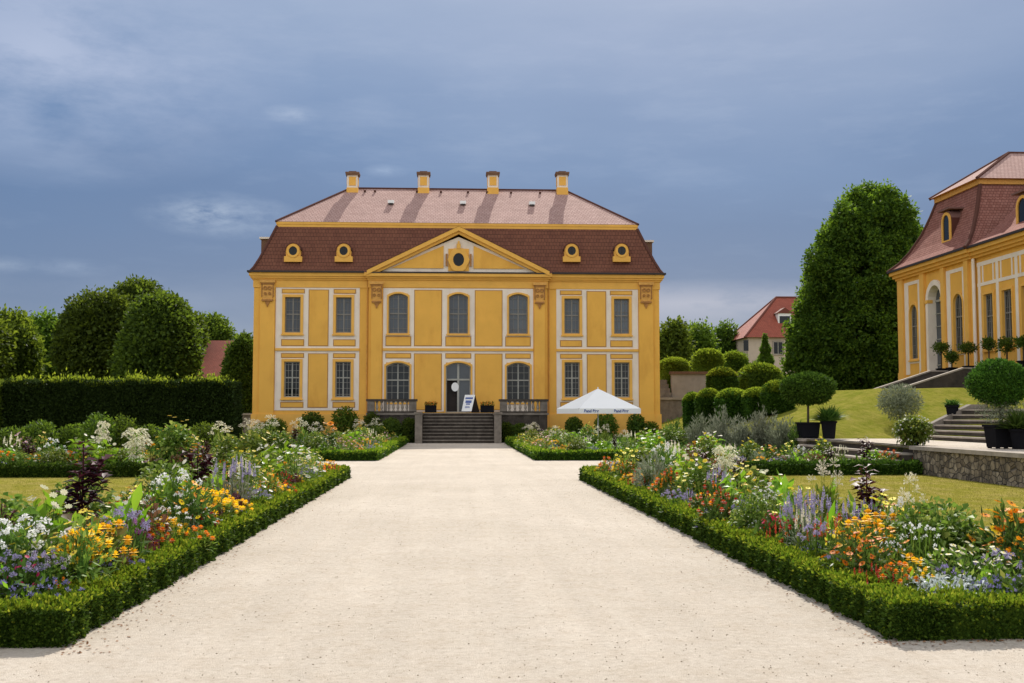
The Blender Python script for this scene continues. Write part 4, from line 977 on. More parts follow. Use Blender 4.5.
# ------------------------------------------------------------------ far houses
def low_corner_wall():
    Y = 69; x0, x1 = at(228, 415, Y)[0], at(256, 415, Y)[0]; z = at(245, 413.2, Y)[2]
    w = empty('garden_wall', ((x0 + x1) / 2, Y, 0), 'low wall with pale coping between the tall hedge and the palace corner', 'wall')
    b = MB(); b.box(x0, x1, Y, Y + .4, -.1, z - .12); b.build('masonry', 'sandstone', w); b = MB(); b.box(x0, x1, Y - .08, Y + .48, z - .12, z); b.build('coping', 'sandstone_pale', w)
low_corner_wall()
def far_house():
    Y = 112; P = lambda x, y, d=0: at(x, y, Y + d)
    x0 = P(744, 350)[0]; x1 = x0 + 13; ze = P(760, 337.5)[2]; zr = P(760, 297.5)[2] ; zr = at(776, 297.5, Y + 4.5)[2]
    h = empty('farm_house', ((x0 + x1) / 2, Y + 4, 0), 'cream house with steep red tiled roof behind the big tree', 'house')
    b = MB(); b.box(x0 + .4, x1, Y, Y + 9, -.1, ze); b.build('wall', 'plaster_cream', h)
    a = [(x0, Y - .4, ze), (x1, Y - .4, ze), (x1, Y + 9.4, ze), (x0, Y + 9.4, ze)]; rx = at(776, 297.5, Y + 4.5)[0]
    r = MB(); m0 = (rx - 2.6, Y + 2.2, ze + (zr - ze) * .42)
    R0, R1 = (rx, Y + 4.5, zr), (x1 - 1.5, Y + 4.5, zr)
    for pts in ([a[0], a[1], R1, R0], [a[2], a[3], R0, R1], [a[1], a[2], R1], [a[3], a[0], R0]): r.add(pts, [tuple(range(len(pts)))], 0, [planar_uv(pts)])
    r.add(a, [(3, 2, 1, 0)], 1); roof = r.build('roof', ['red_tiles', 'dark_wood'], h)
    g = MB(); 
    for p, q in ((a[0], R0), (R0, R1), (a[3], R0)): g.tube(p, q, .13, .13, 6)
    g.build('ridge_tiles', 'red_tiles', roof)
    yd = Y + 1.6; x, z = at(783, 322, yd)[0], at(783, 322, yd)[2]
    d = MB(); d.box(x - .6, x + .8, yd - .3, yd + 1.6, z - 1.1, z + .9, 0); d.box(x - .45, x + .65, yd - .33, yd - .301, z - .7, z + .6, 1); d.prism([(x - .8, z + .9), (x + 1.0, z + .9), (x + .1, z + 1.5)], yd - .4, yd + 2, 2); d.build('dormer', ['white_paint', 'glass', 'red_tiles'], roof)
    x, z = P(778, 348)[0], P(778, 348)[2]
    w = MB(); w.ring(outline(x, .9, z - .6, z + .6, 0, .15), outline(x, .9, z - .6, z + .6, 0, 0), Y - .08, Y - .001); wi = w.build('window', 'plaster_grey', h)
    w = MB(); w.box(x - .45, x + .45, Y - .03, Y - .001, z - .6, z + .6, 0); w.box(x - .03, x + .03, Y - .05, Y - .031, z - .6, z + .6, 1); w.build('pane', ['glass', 'frame_light'], wi)
    x = P(746, 350)[0]; w = MB(); w.box(x - .25, x + .25, Y - .04, Y - .001, z - .3, z + .8); w.build('window', 'glass', h)
    x, z = at(745, 327, Y + 3)[0], at(745, 322, Y + 3)[2]
    Y = 96; x0, x1 = at(196, 360, Y)[0], at(243, 360, Y)[0]; zt = at(215, 340.5, Y + 4)[2]; ze = at(215, 374, Y)[2] - .6
    h = empty('barn', ((x0 + x1) / 2, Y + 4, 0), 'building with plain red tiled roof showing above the tall hedge', 'house')
    b = MB(); b.box(x0 + .3, x1 - .3, Y, Y + 8, -.1, ze); b.build('wall', 'plaster_cream', h)
    r = MB()
    for pts in ([(x0, Y - .3, ze), (x1, Y - .3, ze), (x1, Y + 4, zt), (x0, Y + 4, zt)], [(x1, Y + 8.3, ze), (x0, Y + 8.3, ze), (x0, Y + 4, zt), (x1, Y + 4, zt)]): r.add(pts, [(0, 1, 2, 3)], 0, [planar_uv(pts)])
    for x in (x0 + .3, x1 - .3): r.add([(x, Y, ze), (x, Y + 8, ze), (x, Y + 4, zt - .1)], [(0, 1, 2)], 1)
    r.build('roof', ['red_tiles', 'plaster_cream'], h)
far_house()
# ------------------------------------------------------------------ trees, hedges, clipped shrubs
def crown_points(lobes, nclump, per, rc, shell=.82, seed=0):
    """leaf positions and outward directions for a crown made of overlapping ellipsoid lobes"""
    r = np.random.default_rng(seed)
    L = np.array(lobes, float); a = (L[:, 3] * L[:, 4] + L[:, 4] * L[:, 5] + L[:, 3] * L[:, 5]); k = r.choice(len(L), nclump, p=a / a.sum())
    d = unit(r.normal(size=(nclump, 3))); rad = r.uniform(shell, 1.03, (nclump, 1)) ; rad = np.where(r.random((nclump, 1)) < .12, r.uniform(.3, .8, (nclump, 1)), rad)
    C = L[k, :3] + d * L[k, 3:] * rad
    inside = np.zeros(nclump, bool)
    for j in range(len(L)): inside |= (((C - L[j, :3]) / L[j, 3:]) ** 2).sum(1) < .55
    keep = ~inside | (r.random(nclump) < .15); C, d = C[keep], d[keep]
    rr = rc * r.uniform(.6, 1.3, (len(C), 1, 1))
    off = unit(r.normal(size=(len(C), per, 3))) * r.random((len(C), per, 1)) ** .4 * rr
    P = (C[:, None] + off).reshape(-1, 3); O = (d[:, None] * .6 + unit(off)).reshape(-1, 3)
    return P, unit(O)

def tree(name, label, base, lobes, leaf, nclump, per, rc, L, trunk=(.3, 3), group=None, cat='tree', seed=1, wide=.62, up_=.3, limbs=4):
    t = empty(name, base, label, cat, group)
    b = MB(); r0, h = trunk; x, y, z = base
    b.tube((x, y, z - .2), (x, y, z + h), r0, r0 * .6, 10)
    rr = random.Random(seed)
    for k in range(limbs):
        lo = rr.choice(lobes); b.tube((x, y, z + h * rr.uniform(.5, .95)), (x + (lo[0] - x) * .7 + rr.uniform(-1, 1) * lo[3] * .4, y + (lo[1] - y) * .7 + rr.uniform(-1, 1) * lo[4] * .4, lo[2] + lo[5] * .35), r0 * .4, r0 * .08, 6)
    b.build('trunk', 'bark', t)
    P, O = crown_points(lobes, nclump, per, rc, seed=seed); n = len(P)
    l = LM(); D = unit(O * .8 + rv(n) * .7 + [0, 0, -.15]); Nn = unit(O * .5 + rv(n) * .7 + [0, 0, up_])
    l.leaves(P, D, Nn, rng.uniform(.7, 1.25, n) * L, rng.uniform(.7, 1.2, n) * L * wide, 0)
    P, O = crown_points([(a, b_, c, d * .8, e * .8, f * .85) for a, b_, c, d, e, f in lobes], nclump // 3, per // 2, rc, seed=seed + 99); n = len(P); l.leaves(P, rv(n), rv(n), L * 1.6, L * 1.2, 0)
    l.build('crown', [leaf], t); return t

def trees():
    def P(px, py, Y): return at(px, py, Y)
    # the big tree beside the orangery, egg shaped
    Y = 80; B = bank_h(28, Y); s = Y / F
    def E(px, py, rx, ry, rz, dy=0): x, _, z = at(px, py, Y + dy); return (x, Y + dy, z, rx * s, ry * s, rz * s)
    lob = [E(852, 330, 66, 60, 62), E(858, 275, 60, 56, 62), E(866, 232, 46, 44, 44), E(826, 300, 36, 36, 52), E(892, 300, 32, 40, 70), E(806, 345, 24, 26, 40), E(872, 350, 50, 50, 42), E(835, 262, 30, 32, 45), E(898, 250, 24, 26, 36), E(878, 216, 26, 26, 24), E(845, 229, 22, 24, 28), E(850, 368, 58, 50, 34)]
    q_ = random.Random(5); lob = [(a + 9 * s, b, c - (13 * s if c > at(850, 270, Y)[2] else 4 * s), d * .93, e, f * .95) for a, b, c, d, e, f in lob] + [E(x_, y_, q_.uniform(9, 16), 14, q_.uniform(14, 24), q_.uniform(-2, 2)) for x_, y_ in ((801, 335), (799, 370), (810, 300), (821, 268), (834, 240), (849, 220), (866, 209), (886, 211), (903, 226), (912, 246), (916, 272), (850, 270), (870, 300), (835, 330), (890, 340), (806, 318), (828, 252), (856, 211), (872, 204), (842, 226), (897, 216))]
    tree('broadleaf_tree', 'huge dense dark green tree, tallest of all, between the cream house and the orangery', (at(858, 390, Y)[0], Y, B), lob, 'linden_leaf', 4600, 58, .55, .25, (.5, 6), seed=3, up_=.5)
    Y = 85; s = Y / F; tree('broadleaf_tree', 'round dark tree standing tallest behind the middle of the high hedge', (at(97, 400, Y)[0], Y, 0), [E(96, 341, 32, 33, 46), E(84, 349, 22, 26, 38), E(112, 338, 22, 26, 40)], 'dark_leaf', 900, 46, .72, .30, (.35, 4), 'trees beyond the hedge', seed=4)
    Y = 74; s = Y / F; tree('broadleaf_tree', 'tapering dark green tree in front of the red barn roof, above the hedge', (at(163, 400, Y)[0], Y, 0), [E(160, 352, 34, 36, 46), E(159, 328, 26, 28, 30), E(170, 364, 24, 30, 38), E(140, 364, 20, 24, 36)], 'dark_leaf', 950, 46, .66, .28, (.35, 4), 'trees beyond the hedge', seed=5)
    Y = 98; s = Y / F; tree('broadleaf_tree', 'very dark crown rising behind the two round trees over the hedge', (at(140, 400, Y)[0], Y, 0), [E(138, 318, 30, 30, 34), E(168, 324, 18, 22, 24), E(186, 336, 16, 20, 20)], 'dark_leaf', 1000, 30, .6, .38, (.35, 5), 'trees beyond the hedge', seed=6)
    Y = 84; s = Y / F; tree('broadleaf_tree', 'dark green shrubby tree squeezed between barn roof and palace corner', (at(240, 420, Y)[0], Y, 0), [E(240, 374, 14, 18, 34), E(245, 358, 10, 14, 22), E(233, 392, 10, 12, 28), E(240, 412, 15, 14, 22), E(248, 404, 10, 14, 26)], 'dark_leaf', 1000, 30, .4, .26, (.2, 2.5), 'trees beyond the hedge', seed=7)
    for i, (px, py, rx, rz, Y, leaf, lab) in enumerate(((8, 351, 26, 36, 88, 'lime_leaf', 'light green tree at the far end of the hedge, cut by the picture edge'), (38, 351, 22, 34, 96, 'lime_leaf', 'loose light green tree beside the round dark tree behind the hedge'), (62, 356, 18, 34, 104, 'pale_leaf', 'pale feathery tree peeping out behind the round dark tree'), (208, 336, 20, 18, 120, 'lime_leaf', 'small faraway green tree above the red barn roof'), (-30, 350, 34, 40, 84, 'lime_leaf', 'light green tree mostly outside the picture behind the hedge'))):
        s = Y / F; tree('garden_tree', lab, (at(px, 400, Y)[0], Y, 0), [E(px, py, rx, rx, rz), E(px + 6, py + 8, rx * .8, rx * .8, rz * .8), E(px - 9, py + 12, rx * .7, rx * .7, rz * .8), E(px + 3, py - rz * .35, rx * .55, rx * .5, rz * .6)], leaf, 420, 36, .85, .34, (.25, 4), 'trees beyond the hedge', seed=20 + i)
    for i, (px, py, rx, rz, Y, leaf, lab) in enumerate(((672, 357, 17, 33, 104, 'lime_leaf', 'green tree right against the palace wall, behind the garden wall'), (697, 358, 17, 32, 110, 'lime_leaf', 'middle tree of the three behind the pink garden wall'), (724, 358, 12, 30, 118, 'dark_leaf', 'narrow dark tree beside the cream house'))):
        s = Y / F; tree('garden_tree', lab, (at(px, 400, Y)[0], Y, 0), [E(px, py, rx, rx, rz), E(px + 4, py - 10, rx * .7, rx * .7, rz * .7), E(px - 6, py + 8, rx * .8, rx * .8, rz * .8)], leaf, 300, 36, .9, .34, (.25, 4), 'trees behind the garden wall', seed=40 + i)
    Y = 78; s = Y / F; n = 0
    x, _, z = at(765, 333, Y); zb = bank_h(x, Y)
    t = empty('spruce_tree', (x, Y, zb), 'small slim conifer in front of the cream house', 'tree')
    b = MB(); b.tube((x, Y, zb - .1), (x, Y, z), .12, .02, 6); b.build('trunk', 'bark', t)
    n = 7000; q = rng.random(n) ** .75; ang = rng.uniform(0, 2 * PI, n); lay = .8 + .2 * np.sin(q * 34); rad = (.04 + 1.15 * q) * lay * rng.random(n) ** .45; zz = z - q * (z - zb - .3) - rad * .18
    C = np.stack([x + np.cos(ang) * rad, Y + np.sin(ang) * rad, zz], 1); D = np.stack([np.cos(ang), np.sin(ang), -.3 + 0 * ang], 1)
    l = LM(); l.leaves(C, D + rv(n) * .7, rv(n) + [0, 0, .8], .16 + .26 * q, .05 + .07 * q, 0); l.build('crown', ['lime_leaf'], t)

trees()

def surface_leaves(l, P, O, L, W, mi=0, spread=.7):
    n = len(P); D = unit(O * .7 + rv(n) * spread + [0, 0, .35]); N = unit(O * .7 + rv(n) * .8); l.leaves(P - O * .015, D, N, L, W, mi)

def box_surface(x0, x1, y0, y1, z0, z1, n, top=True):
    """random points on the sides and top of a box with outward normals"""
    fs = [((x1 - x0) * (z1 - z0), 0), ((x1 - x0) * (z1 - z0), 1), ((y1 - y0) * (z1 - z0), 2), ((y1 - y0) * (z1 - z0), 3), ((x1 - x0) * (y1 - y0), 4)]
    ar = np.array([f[0] for f in fs]); k = rng.choice(5, n, p=ar / ar.sum()); u = rng.random((n, 3)); P = np.stack([x0 + u[:, 0] * (x1 - x0), y0 + u[:, 1] * (y1 - y0), z0 + u[:, 2] * (z1 - z0)], 1); O = np.zeros((n, 3))
    for j, (ax, v, s) in enumerate(((1, y0, -1), (1, y1, 1), (0, x0, -1), (0, x1, 1), (2, z1, 1))):
        m = k == j; P[m, ax] = v; O[m, ax] = s
    return P, O

def tall_hedge():
    Y = 55; x0, x1 = at(5, 400, Y)[0], at(231.5, 400, Y)[0]; z1 = at(120, 383, Y)[2]
    h = empty('clipped_hedge', ((x0 + x1) / 2, Y + 1, 0), 'tall dark clipped hedge wall with sunlit green fringe along its top', 'hedge')
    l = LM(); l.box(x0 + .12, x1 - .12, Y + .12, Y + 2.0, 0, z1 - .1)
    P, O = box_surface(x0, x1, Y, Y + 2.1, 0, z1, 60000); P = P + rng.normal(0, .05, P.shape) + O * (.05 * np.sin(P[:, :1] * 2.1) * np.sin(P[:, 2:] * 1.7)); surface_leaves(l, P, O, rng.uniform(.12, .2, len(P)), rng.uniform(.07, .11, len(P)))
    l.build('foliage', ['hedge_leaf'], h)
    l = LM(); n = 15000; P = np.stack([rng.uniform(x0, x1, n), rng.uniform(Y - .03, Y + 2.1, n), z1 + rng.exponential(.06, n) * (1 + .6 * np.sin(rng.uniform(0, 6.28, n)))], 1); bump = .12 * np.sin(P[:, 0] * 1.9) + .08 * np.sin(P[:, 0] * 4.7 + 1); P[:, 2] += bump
    l.leaves(P - [0, 0, .1], unit(rv(n) * .7 + [0, 0, 1]), rv(n), rng.uniform(.12, .22, n), .08); l.build('lit_fringe', ['hedge_top_leaf'], h)  # top leaves coloured lighter for the sun on the hedge
    # low return of lighter hedge at the picture edge
    P0 = at(-12, 400, 53)[0]; h = empty('clipped_hedge', (P0, 55, 0), 'lighter green hedge end beside the tall dark hedge at the picture edge', 'hedge')
    l = LM(); l.box(P0 - 4, x0 - .4, 54, 60, 0, z1 - .2); P, O = box_surface(P0 - 4.1, x0 - .3, 53.9, 60, 0, z1 - .1, 22000); P += rng.normal(0, .08, P.shape); surface_leaves(l, P, O, .2, .11); l.build('foliage', ['lime_leaf'], h)
tall_hedge()

def ball(l, c, rx, rz, n, L, W, mi=0, jit=.03, flat=1.0, core=True):
    d = rv(n); d = d[d[:, 2] > -flat]; n = len(d); r = np.array([rx, rx, rz]); ph_ = rng.uniform(0, 6.28, 4); low = .045 * np.sin(d[:, :1] * 3.1 + ph_[0]) + .04 * np.sin(d[:, 1:2] * 4.3 + ph_[1]) + .04 * np.sin(d[:, 2:] * 5 + d[:, :1] * 4 + ph_[2]); k = 1 + low + rng.normal(0, jit, (n, 1)) - np.abs(rng.normal(0, jit * 1.5, (n, 1)))
    P = np.array(c) + d * r * k; surface_leaves(l, P, d, rng.uniform(.7, 1.3, n) * L, W, mi)
    if core:
        th = np.linspace(0, PI, 9); ph = np.linspace(0, 2 * PI, 15)
        g = np.array([[(math.sin(t) * math.cos(p), math.sin(t) * math.sin(p), math.cos(t)) for p in ph] for t in th]) * r * .86 + np.array(c)
        q = np.stack([g[:-1, :-1], g[1:, :-1], g[1:, 1:], g[:-1, 1:]], 2).reshape(-1, 4, 3); l.quads(q, mi)

def topiary():
    labs = ['dome-shaped clipped shrub touching the pinkish garden wall', 'clipped ball shrub in front of the low brown corner wall', 'dark clipped shrub between the corner wall and the dome-shaped shrub', 'square-cut clipped shrub below the dome-shaped shrub', 'clipped shrub half way along the row on the grass foot', 'broad clipped shrub right behind the ball tree crown', 'small bright shrub on top of the garden wall by the palace', 'round bright green bush above the garden wall, under the trees', 'pale bush above the garden wall next to the cream house', 'leafy bush at the foot of the slim conifer']
    for i, (px, py, rx, rz, Y, leaf) in enumerate(((722, 380, 14, 11, 70, 'ball_leaf'), (693, 404, 8, 9, 58, 'ball_leaf'), (709, 402, 11, 11, 56, 'ball_leaf'), (733, 401, 15, 10, 54, 'ball_leaf'), (757, 401, 13, 11, 53, 'ball_leaf'), (777, 397, 14, 14, 52, 'ball_leaf'), (674, 366, 14, 7, 84, 'hedge_top_leaf'), (708, 360, 14, 10, 86, 'hedge_top_leaf'), (734, 364, 13, 11, 90, 'lime_leaf'), (760, 377, 20, 12, 72, 'lime_leaf'))):
        x, _, z = at(px, py, Y); s = Y / F; o = empty('clipped_shrub', (x, Y, 0 if x < 12.3 else bank_h(x, Y)), labs[i], 'shrub', 'clipped shrubs below the garden wall')
        l = LM(); ball(l, (x, Y, z), rx * s, rz * s, 7000, .17, .10, 0, .05 if i < 6 else .12)
        zb = min(0 if x < 12.3 else bank_h(x, Y), z - rz * s * .6)
        n = 3000; P, O = box_surface(x - rx * s * .9, x + rx * s * .9, Y - rx * s * .9, Y + rx * s * .9, zb, z, n); surface_leaves(l, P, O, .17, .1)
        l.box(x - rx * s * .8, x + rx * s * .8, Y - rx * s * .8, Y + rx * s * .8, zb, z)
        n = 1400; d = rv(n); d[:, 2] = np.abs(d[:, 2]) * .8 + .35; d = unit(d); C = np.array((x, Y, z)) + d * np.array([rx * s, rx * s, rz * s]) * rng.uniform(.98, 1.08, (n, 1)); l.leaves(C, unit(d + rv(n) * .6), rv(n), .18, .09, 1); l.build('foliage', [leaf, 'hedge_top_leaf'], o)  # paler leaves over the dome paint the sun on its top

    def pot(root, x, y, z, w, h, taper=.85, square=True):
        b = MB(); a, t = w / 2, w / 2 * taper
        if square:
            def fr(q, zz): return [(x - q, y - q, zz), (x + q, y - q, zz), (x + q, y + q, zz), (x - q, y + q, zz)]
            R = [fr(t, z + .03), fr(a, z + h - .06), fr(a + .03, z + h - .06), fr(a + .03, z + h), fr(a - .04, z + h), fr(a - .05, z + h - .12)]
            for p, q in zip(R, R[1:]):
                for k in range(4): b.add([p[k], p[(k + 1) % 4], q[(k + 1) % 4], q[k]], [(0, 1, 2, 3)])
            b.add(R[-1], [(0, 1, 2, 3)], 1); b.add(R[0], [(3, 2, 1, 0)])
            for sx in (-1, 1):
                for sy in (-1, 1): b.box(x + sx * t * .8 - .04, x + sx * t * .8 + .04, y + sy * t * .8 - .04, y + sy * t * .8 + .04, z, z + .04)
        else: b.lathe(x, y, [(t * .9, z), (t, z + .05), (a, z + h - .07), (a + .035, z + h - .06), (a + .035, z + h), (a - .04, z + h), (a - .05, z + h - .1)], 18)
        b.build('pot', ['black_pot', 'soil'], root)
    def standard(label, px, pyc, rx, rz, pypot, Y, z0, potw, poth, leaf, name='standard_tree', n=7000, L=.10, group='clipped ball trees in pots', skirt=0, core=True):
        x, _, zc = at(px, pyc, Y); s = Y / F
        t = empty(name, (x, Y, z0), label, 'tree', group); pot(t, x, Y, z0, potw, poth)
        b = MB(); b.tube((x, Y, z0 + poth - .1), (x + .02, Y, zc), .045, .035, 8); b.build('trunk', 'bark', t)
        l = LM(); ball(l, (x, Y, zc), rx * s, rz * s, n, L, L * .55, 0, .05 if core else .2, core=core)
        l.build('crown', [leaf], t)
        if skirt:
            l = LM(); m = 1500; u = rv(m) * [.62, .62, .42] * rng.random((m, 1)) ** .5 + [x, Y, z0 + poth + .40]; l.leaves(u, rv(m) + [0, 0, .3], rv(m), .10, .018); l.build('underplanting', ['silver_leaf'], t)
    Y = 38.9; standard('wide-headed clipped ball tree in a black pot, highest plant of the far terrace edge', 807.5, 389, 24.5, 15.5, 0, Y, .745, .66, .58, 'ball_leaf', n=9000)
    Y = 27.2; standard('big clipped ball tree in a square black pot above the rubble wall', 1000, 383, 29.5, 23, 0, Y, .745, .62, .60, 'ball_leaf', n=11000, L=.075, skirt=1)
    labs = ['small bushy ball tree farthest along the orangery wall, in front of the portal', 'small ball tree with thin crown just past the portal', 'small flat-headed ball tree by the white downpipe', 'small dark round ball tree below the first square window', 'small broad ball tree below the second square window', 'small ball tree at the picture edge by the orangery']
    for i, (px, py, rx, rz, pb) in enumerate(((941, 348, 9, 7, 376), (951.5, 357, 7, 7, 378), (968, 348, 10, 6, 379), (988.5, 344, 7, 7.5, 380), (1006.5, 345, 11, 9, 380), (1023, 342, 8, 7, 380))):
        x, Yd, z = onx(px, py, 27.0); standard(labs[i], px, py, rx * .85, rz * .8, 0, Yd, OR[2] + .06, .42, .4, 'dark_leaf', 'orangery_tree', 700, .12, 'small ball trees along the orangery', core=False)
    # pots of strap leaves (agapanthus) and leafy pots
    def strap_pot(label, px, Y, z0, r, h, n=420, w=.5, ph=.5, mat_='plant_leaf', flowers=0):
        x = at(px, 440, Y)[0]; t = empty('potted_plant', (x, Y, z0), label, 'potted plant', 'potted plants on the terrace'); pot(t, x, Y, z0, w, ph, .8, False)
        l = LM(); a = rng.uniform(0, 2 * PI, n); e = rng.uniform(.3, 1.35, n); D = np.stack([np.cos(a) * np.cos(e), np.sin(a) * np.cos(e), np.sin(e)], 1)
        C = np.array([x, Y, z0 + ph - .05]) + rv(n) * [.12, .12, .02]; l.bent(C, D, rv(n) * .3 + [0, 0, 1], rng.uniform(.6, 1, n) * h, .05, .22, 0); l.build('foliage', [mat_], t)
    strap_pot('black pot of arching strap leaves next to the wide ball tree', 829, 38.4, .745, .5, .95, w=.52, ph=.62)
    strap_pot('small potted leafy plant on the stair cheek, upper steps', 953, 37.57, 1.5, .3, .45, 200, .42, .42)
    strap_pot('strap-leaved pot plant at the picture edge beside the big ball tree', 1021, 26.6, .745, .5, .85, 380)
    x, Y = at(914, 450, 29.9)[0], 29.9
    t = empty('potted_shrub', (x, Y, .745), 'leafy bright green shrub in a slim dark pot beside the four steps', 'potted plant', 'potted plants on the terrace'); pot(t, x, Y, .745, .34, .34, .8, False)
    l = LM(); n = 1500; zc = at(914, 430, Y)[2]; C = rv(n) * [.52, .5, .40] * rng.random((n, 1)) ** .4 + [x, Y, zc]; l.bent(C, unit(rv(n) + [0, 0, .1]), rv(n) * .4 + [0, 0, 1], rng.uniform(.12, .2, n), .07, .3, 0); m = 60; C = rv(m) * [.55, .5, .42] + [x, Y, zc]; l.leaves(C, rv(m), rv(m), .06, .06, 1); l.build('foliage', ['mid_leaf', 'petal_white'], t)
    # silvery willow-leaved shrub on the bank, loose
    x, _, z = at(900, 402, 41); b0 = bank_h(x, 41); t = empty('willow_leaved_pear', (x, 41, b0), 'loose silvery grey shrub on the grass bank', 'shrub')
    b = MB(); b.tube((x, 41, b0), (x, 41, z), .05, .03, 6); b.build('trunk', 'bark', t)
    l = LM(); n = 4200; C = rv(n) * [.82, .8, .66] * rng.random((n, 1)) ** .45 + [x, 41, z]; l.leaves(C, unit(rv(n) + (C - [x, 41, z]) * .8 + [0, 0, .2]), rv(n), rng.uniform(.1, .2, n), .03); l.build('crown', ['silver_leaf'], t)
    # shrubs and pots in the shade of the terrace wall, and the grey shrubs beside the parasol
    for i, (px, py, rx, rz, lab) in enumerate(((391, 431, 10, 11, 'dark clipped bush against the terrace wall, next to the flower bed'), (410.5, 431, 8.5, 11, 'dark clipped bush against the terrace wall, next to the stair cheek'), (522, 434, 11, 9, 'dark bush in the shade under the parasol-side balustrade'), (506, 433, 7, 9, 'dark bush against the stair cheek on the parasol side'))):
        Y = 62.6; x, _, z = at(px, py, Y); s = Y / F; o = empty('clipped_shrub', (x, Y, 0), lab, 'shrub', 'bushes under the terrace wall'); l = LM(); ball(l, (x, Y, z), rx * s, rz * s * 1.1, 2500, .12, .07, 0, .07); b = l.build('foliage', ['dark_leaf'], o)
    for i, (px, py, rx, rz, lab) in enumerate(((345, 421, 14, 14, 'tall dark shrub against the yellow palace wall near the terrace'), (312, 424, 13, 12, 'lower dark shrub against the yellow palace wall'), (275, 428, 12, 9, 'dark shrub at the palace corner on the hedge side'), (372, 425, 9, 13, 'dark shrub at the end of the terrace, hedge side'), (262, 431, 10, 7, 'small dark shrub below the corner pilaster'), (574, 428, 9, 11, 'dark shrub under the near edge of the parasol'), (606, 427, 12, 14, 'dark shrub behind the parasol pole'), (636, 427, 9, 14, 'dark narrow shrub at the palace corner beside the parasol'), (650, 432, 9, 10, 'low dark shrub at the yellow corner pilaster beside the parasol'))):
        Y = 63.8; x, _, z = at(px, py, Y); s = Y / F; o = empty('wall_shrub', (x, Y, 0), lab, 'shrub', 'shrubs along the palace wall'); l = LM(); n = 1800; C = rv(n) * [rx * s, .7, rz * s] * rng.random((n, 1)) ** .4 + [x, Y, z]; C[:, 2] = np.maximum(C[:, 2], .05); l.leaves(C, rv(n) + [0, 0, .2], rv(n), .16, .09); l.build('foliage', ['dark_leaf' if i % 2 else 'lime_leaf'], o)
    def grey(px, py, rx, rz, Y, lab, leaf='grey_leaf', nm='grey_shrub'):
        x, _, z = at(px, py, Y); s = Y / F; o = empty(nm, (x, Y, 0), lab, 'shrub', 'shrubs below the grass bank'); l = LM(); n = 2600; a = rng.uniform(0, 2 * PI, n); e = rng.uniform(.35, 1.5, n); e2 = e; lump = .72 + .28 * np.sin(a * 3 + px) * np.cos(e * 5 + px); R = np.stack([np.cos(a) * np.cos(e) * rx * s * 1.5, np.sin(a) * np.cos(e) * .8, np.sin(e) ** .6 * (z + rz * s) * lump], 1)
        k = rng.random((n, 1)) ** .6; C = R * k + [x, Y, 0]; l.leaves(C, unit(unit(R) + rv(n) * .6), rv(n), rng.uniform(.1, .22, n), .035); l.build('foliage', [leaf], o)
    for i, a in enumerate(((675, 430, 14, 12, 44, 'leafy green shrub between the parasol and grey shrubs', 'plant_leaf', 'leafy_shrub'), (700, 428, 14, 14, 43, 'grey-green shrub behind the grey garden table', 'silver_leaf'), (722, 424, 15, 20, 42, 'wide grey shrub with upright twigs below the clipped row'), (742, 430, 13, 14, 41, 'low grey shrub in the middle of the grey clump'), (762, 424, 15, 20, 41, 'tall mauve-grey shrub, biggest of the grey clump'), (783, 428, 13, 15, 40, 'grey shrub nearest the wide ball tree pot', 'silver_leaf'), (798, 431, 9, 10, 39.4, 'small leafy shrub against the wide ball tree pot', 'plant_leaf', 'leafy_shrub'))): grey(*a)
    for i, (px, h, lab) in enumerate(((14, 1.0, 'dark shrub at the foot of the tall hedge, next to its lighter end'), (40, 1.3, 'dark shrub at the foot of the tall hedge behind a crimson amaranth'), (74, 1.1, 'low dark shrub at the foot of the tall hedge behind the light green plants'), (98, 1.6, 'tall dark shrub at the hedge foot beside the small white tassels'), (122, 1.5, 'tall dark shrub at the hedge foot behind the big white tassels'), (150, 1.1, 'low dark shrub at the hedge foot beside the yellow-flowered bush'), (205, 1.2, 'dark shrub at the hedge foot near the white spider flowers'))):
        Y = 47 + (i % 3); x = at(px, 430, Y)[0]; o = empty('hedge_shrub', (x, Y, 0), lab, 'shrub', 'shrubs along the tall hedge'); l = LM(); n = 1500; C = rv(n) * [.75, .7, h * .55] * rng.random((n, 1)) ** .4 + [x, Y, h * .5]; C[:, 2] = np.maximum(C[:, 2], .04); l.leaves(C, rv(n) + [0, 0, .4], rv(n), .16, .07); l.build('foliage', ['dark_leaf'], o)
    l = LM(); n = 42000; x = rng.uniform(-420, 420, n); hgt = 9 + 3 * np.sin(x * .045) + 2.5 * np.sin(x * .13 + 1) + 1.5 * np.sin(x * .41); y = 260 + rng.uniform(0, 14, n) - np.abs(x) * .1; z = hgt * rng.random(n) ** .6
    l.leaves(np.stack([x, y, z], 1), rv(n), rv(n), rng.uniform(1.2, 2.4, n), 1.4); o = l.build('distant_wood', ['lime_leaf']); tag(o, 'far wood closing the view behind the gardens', 'woods', kind='stuff')
topiary()
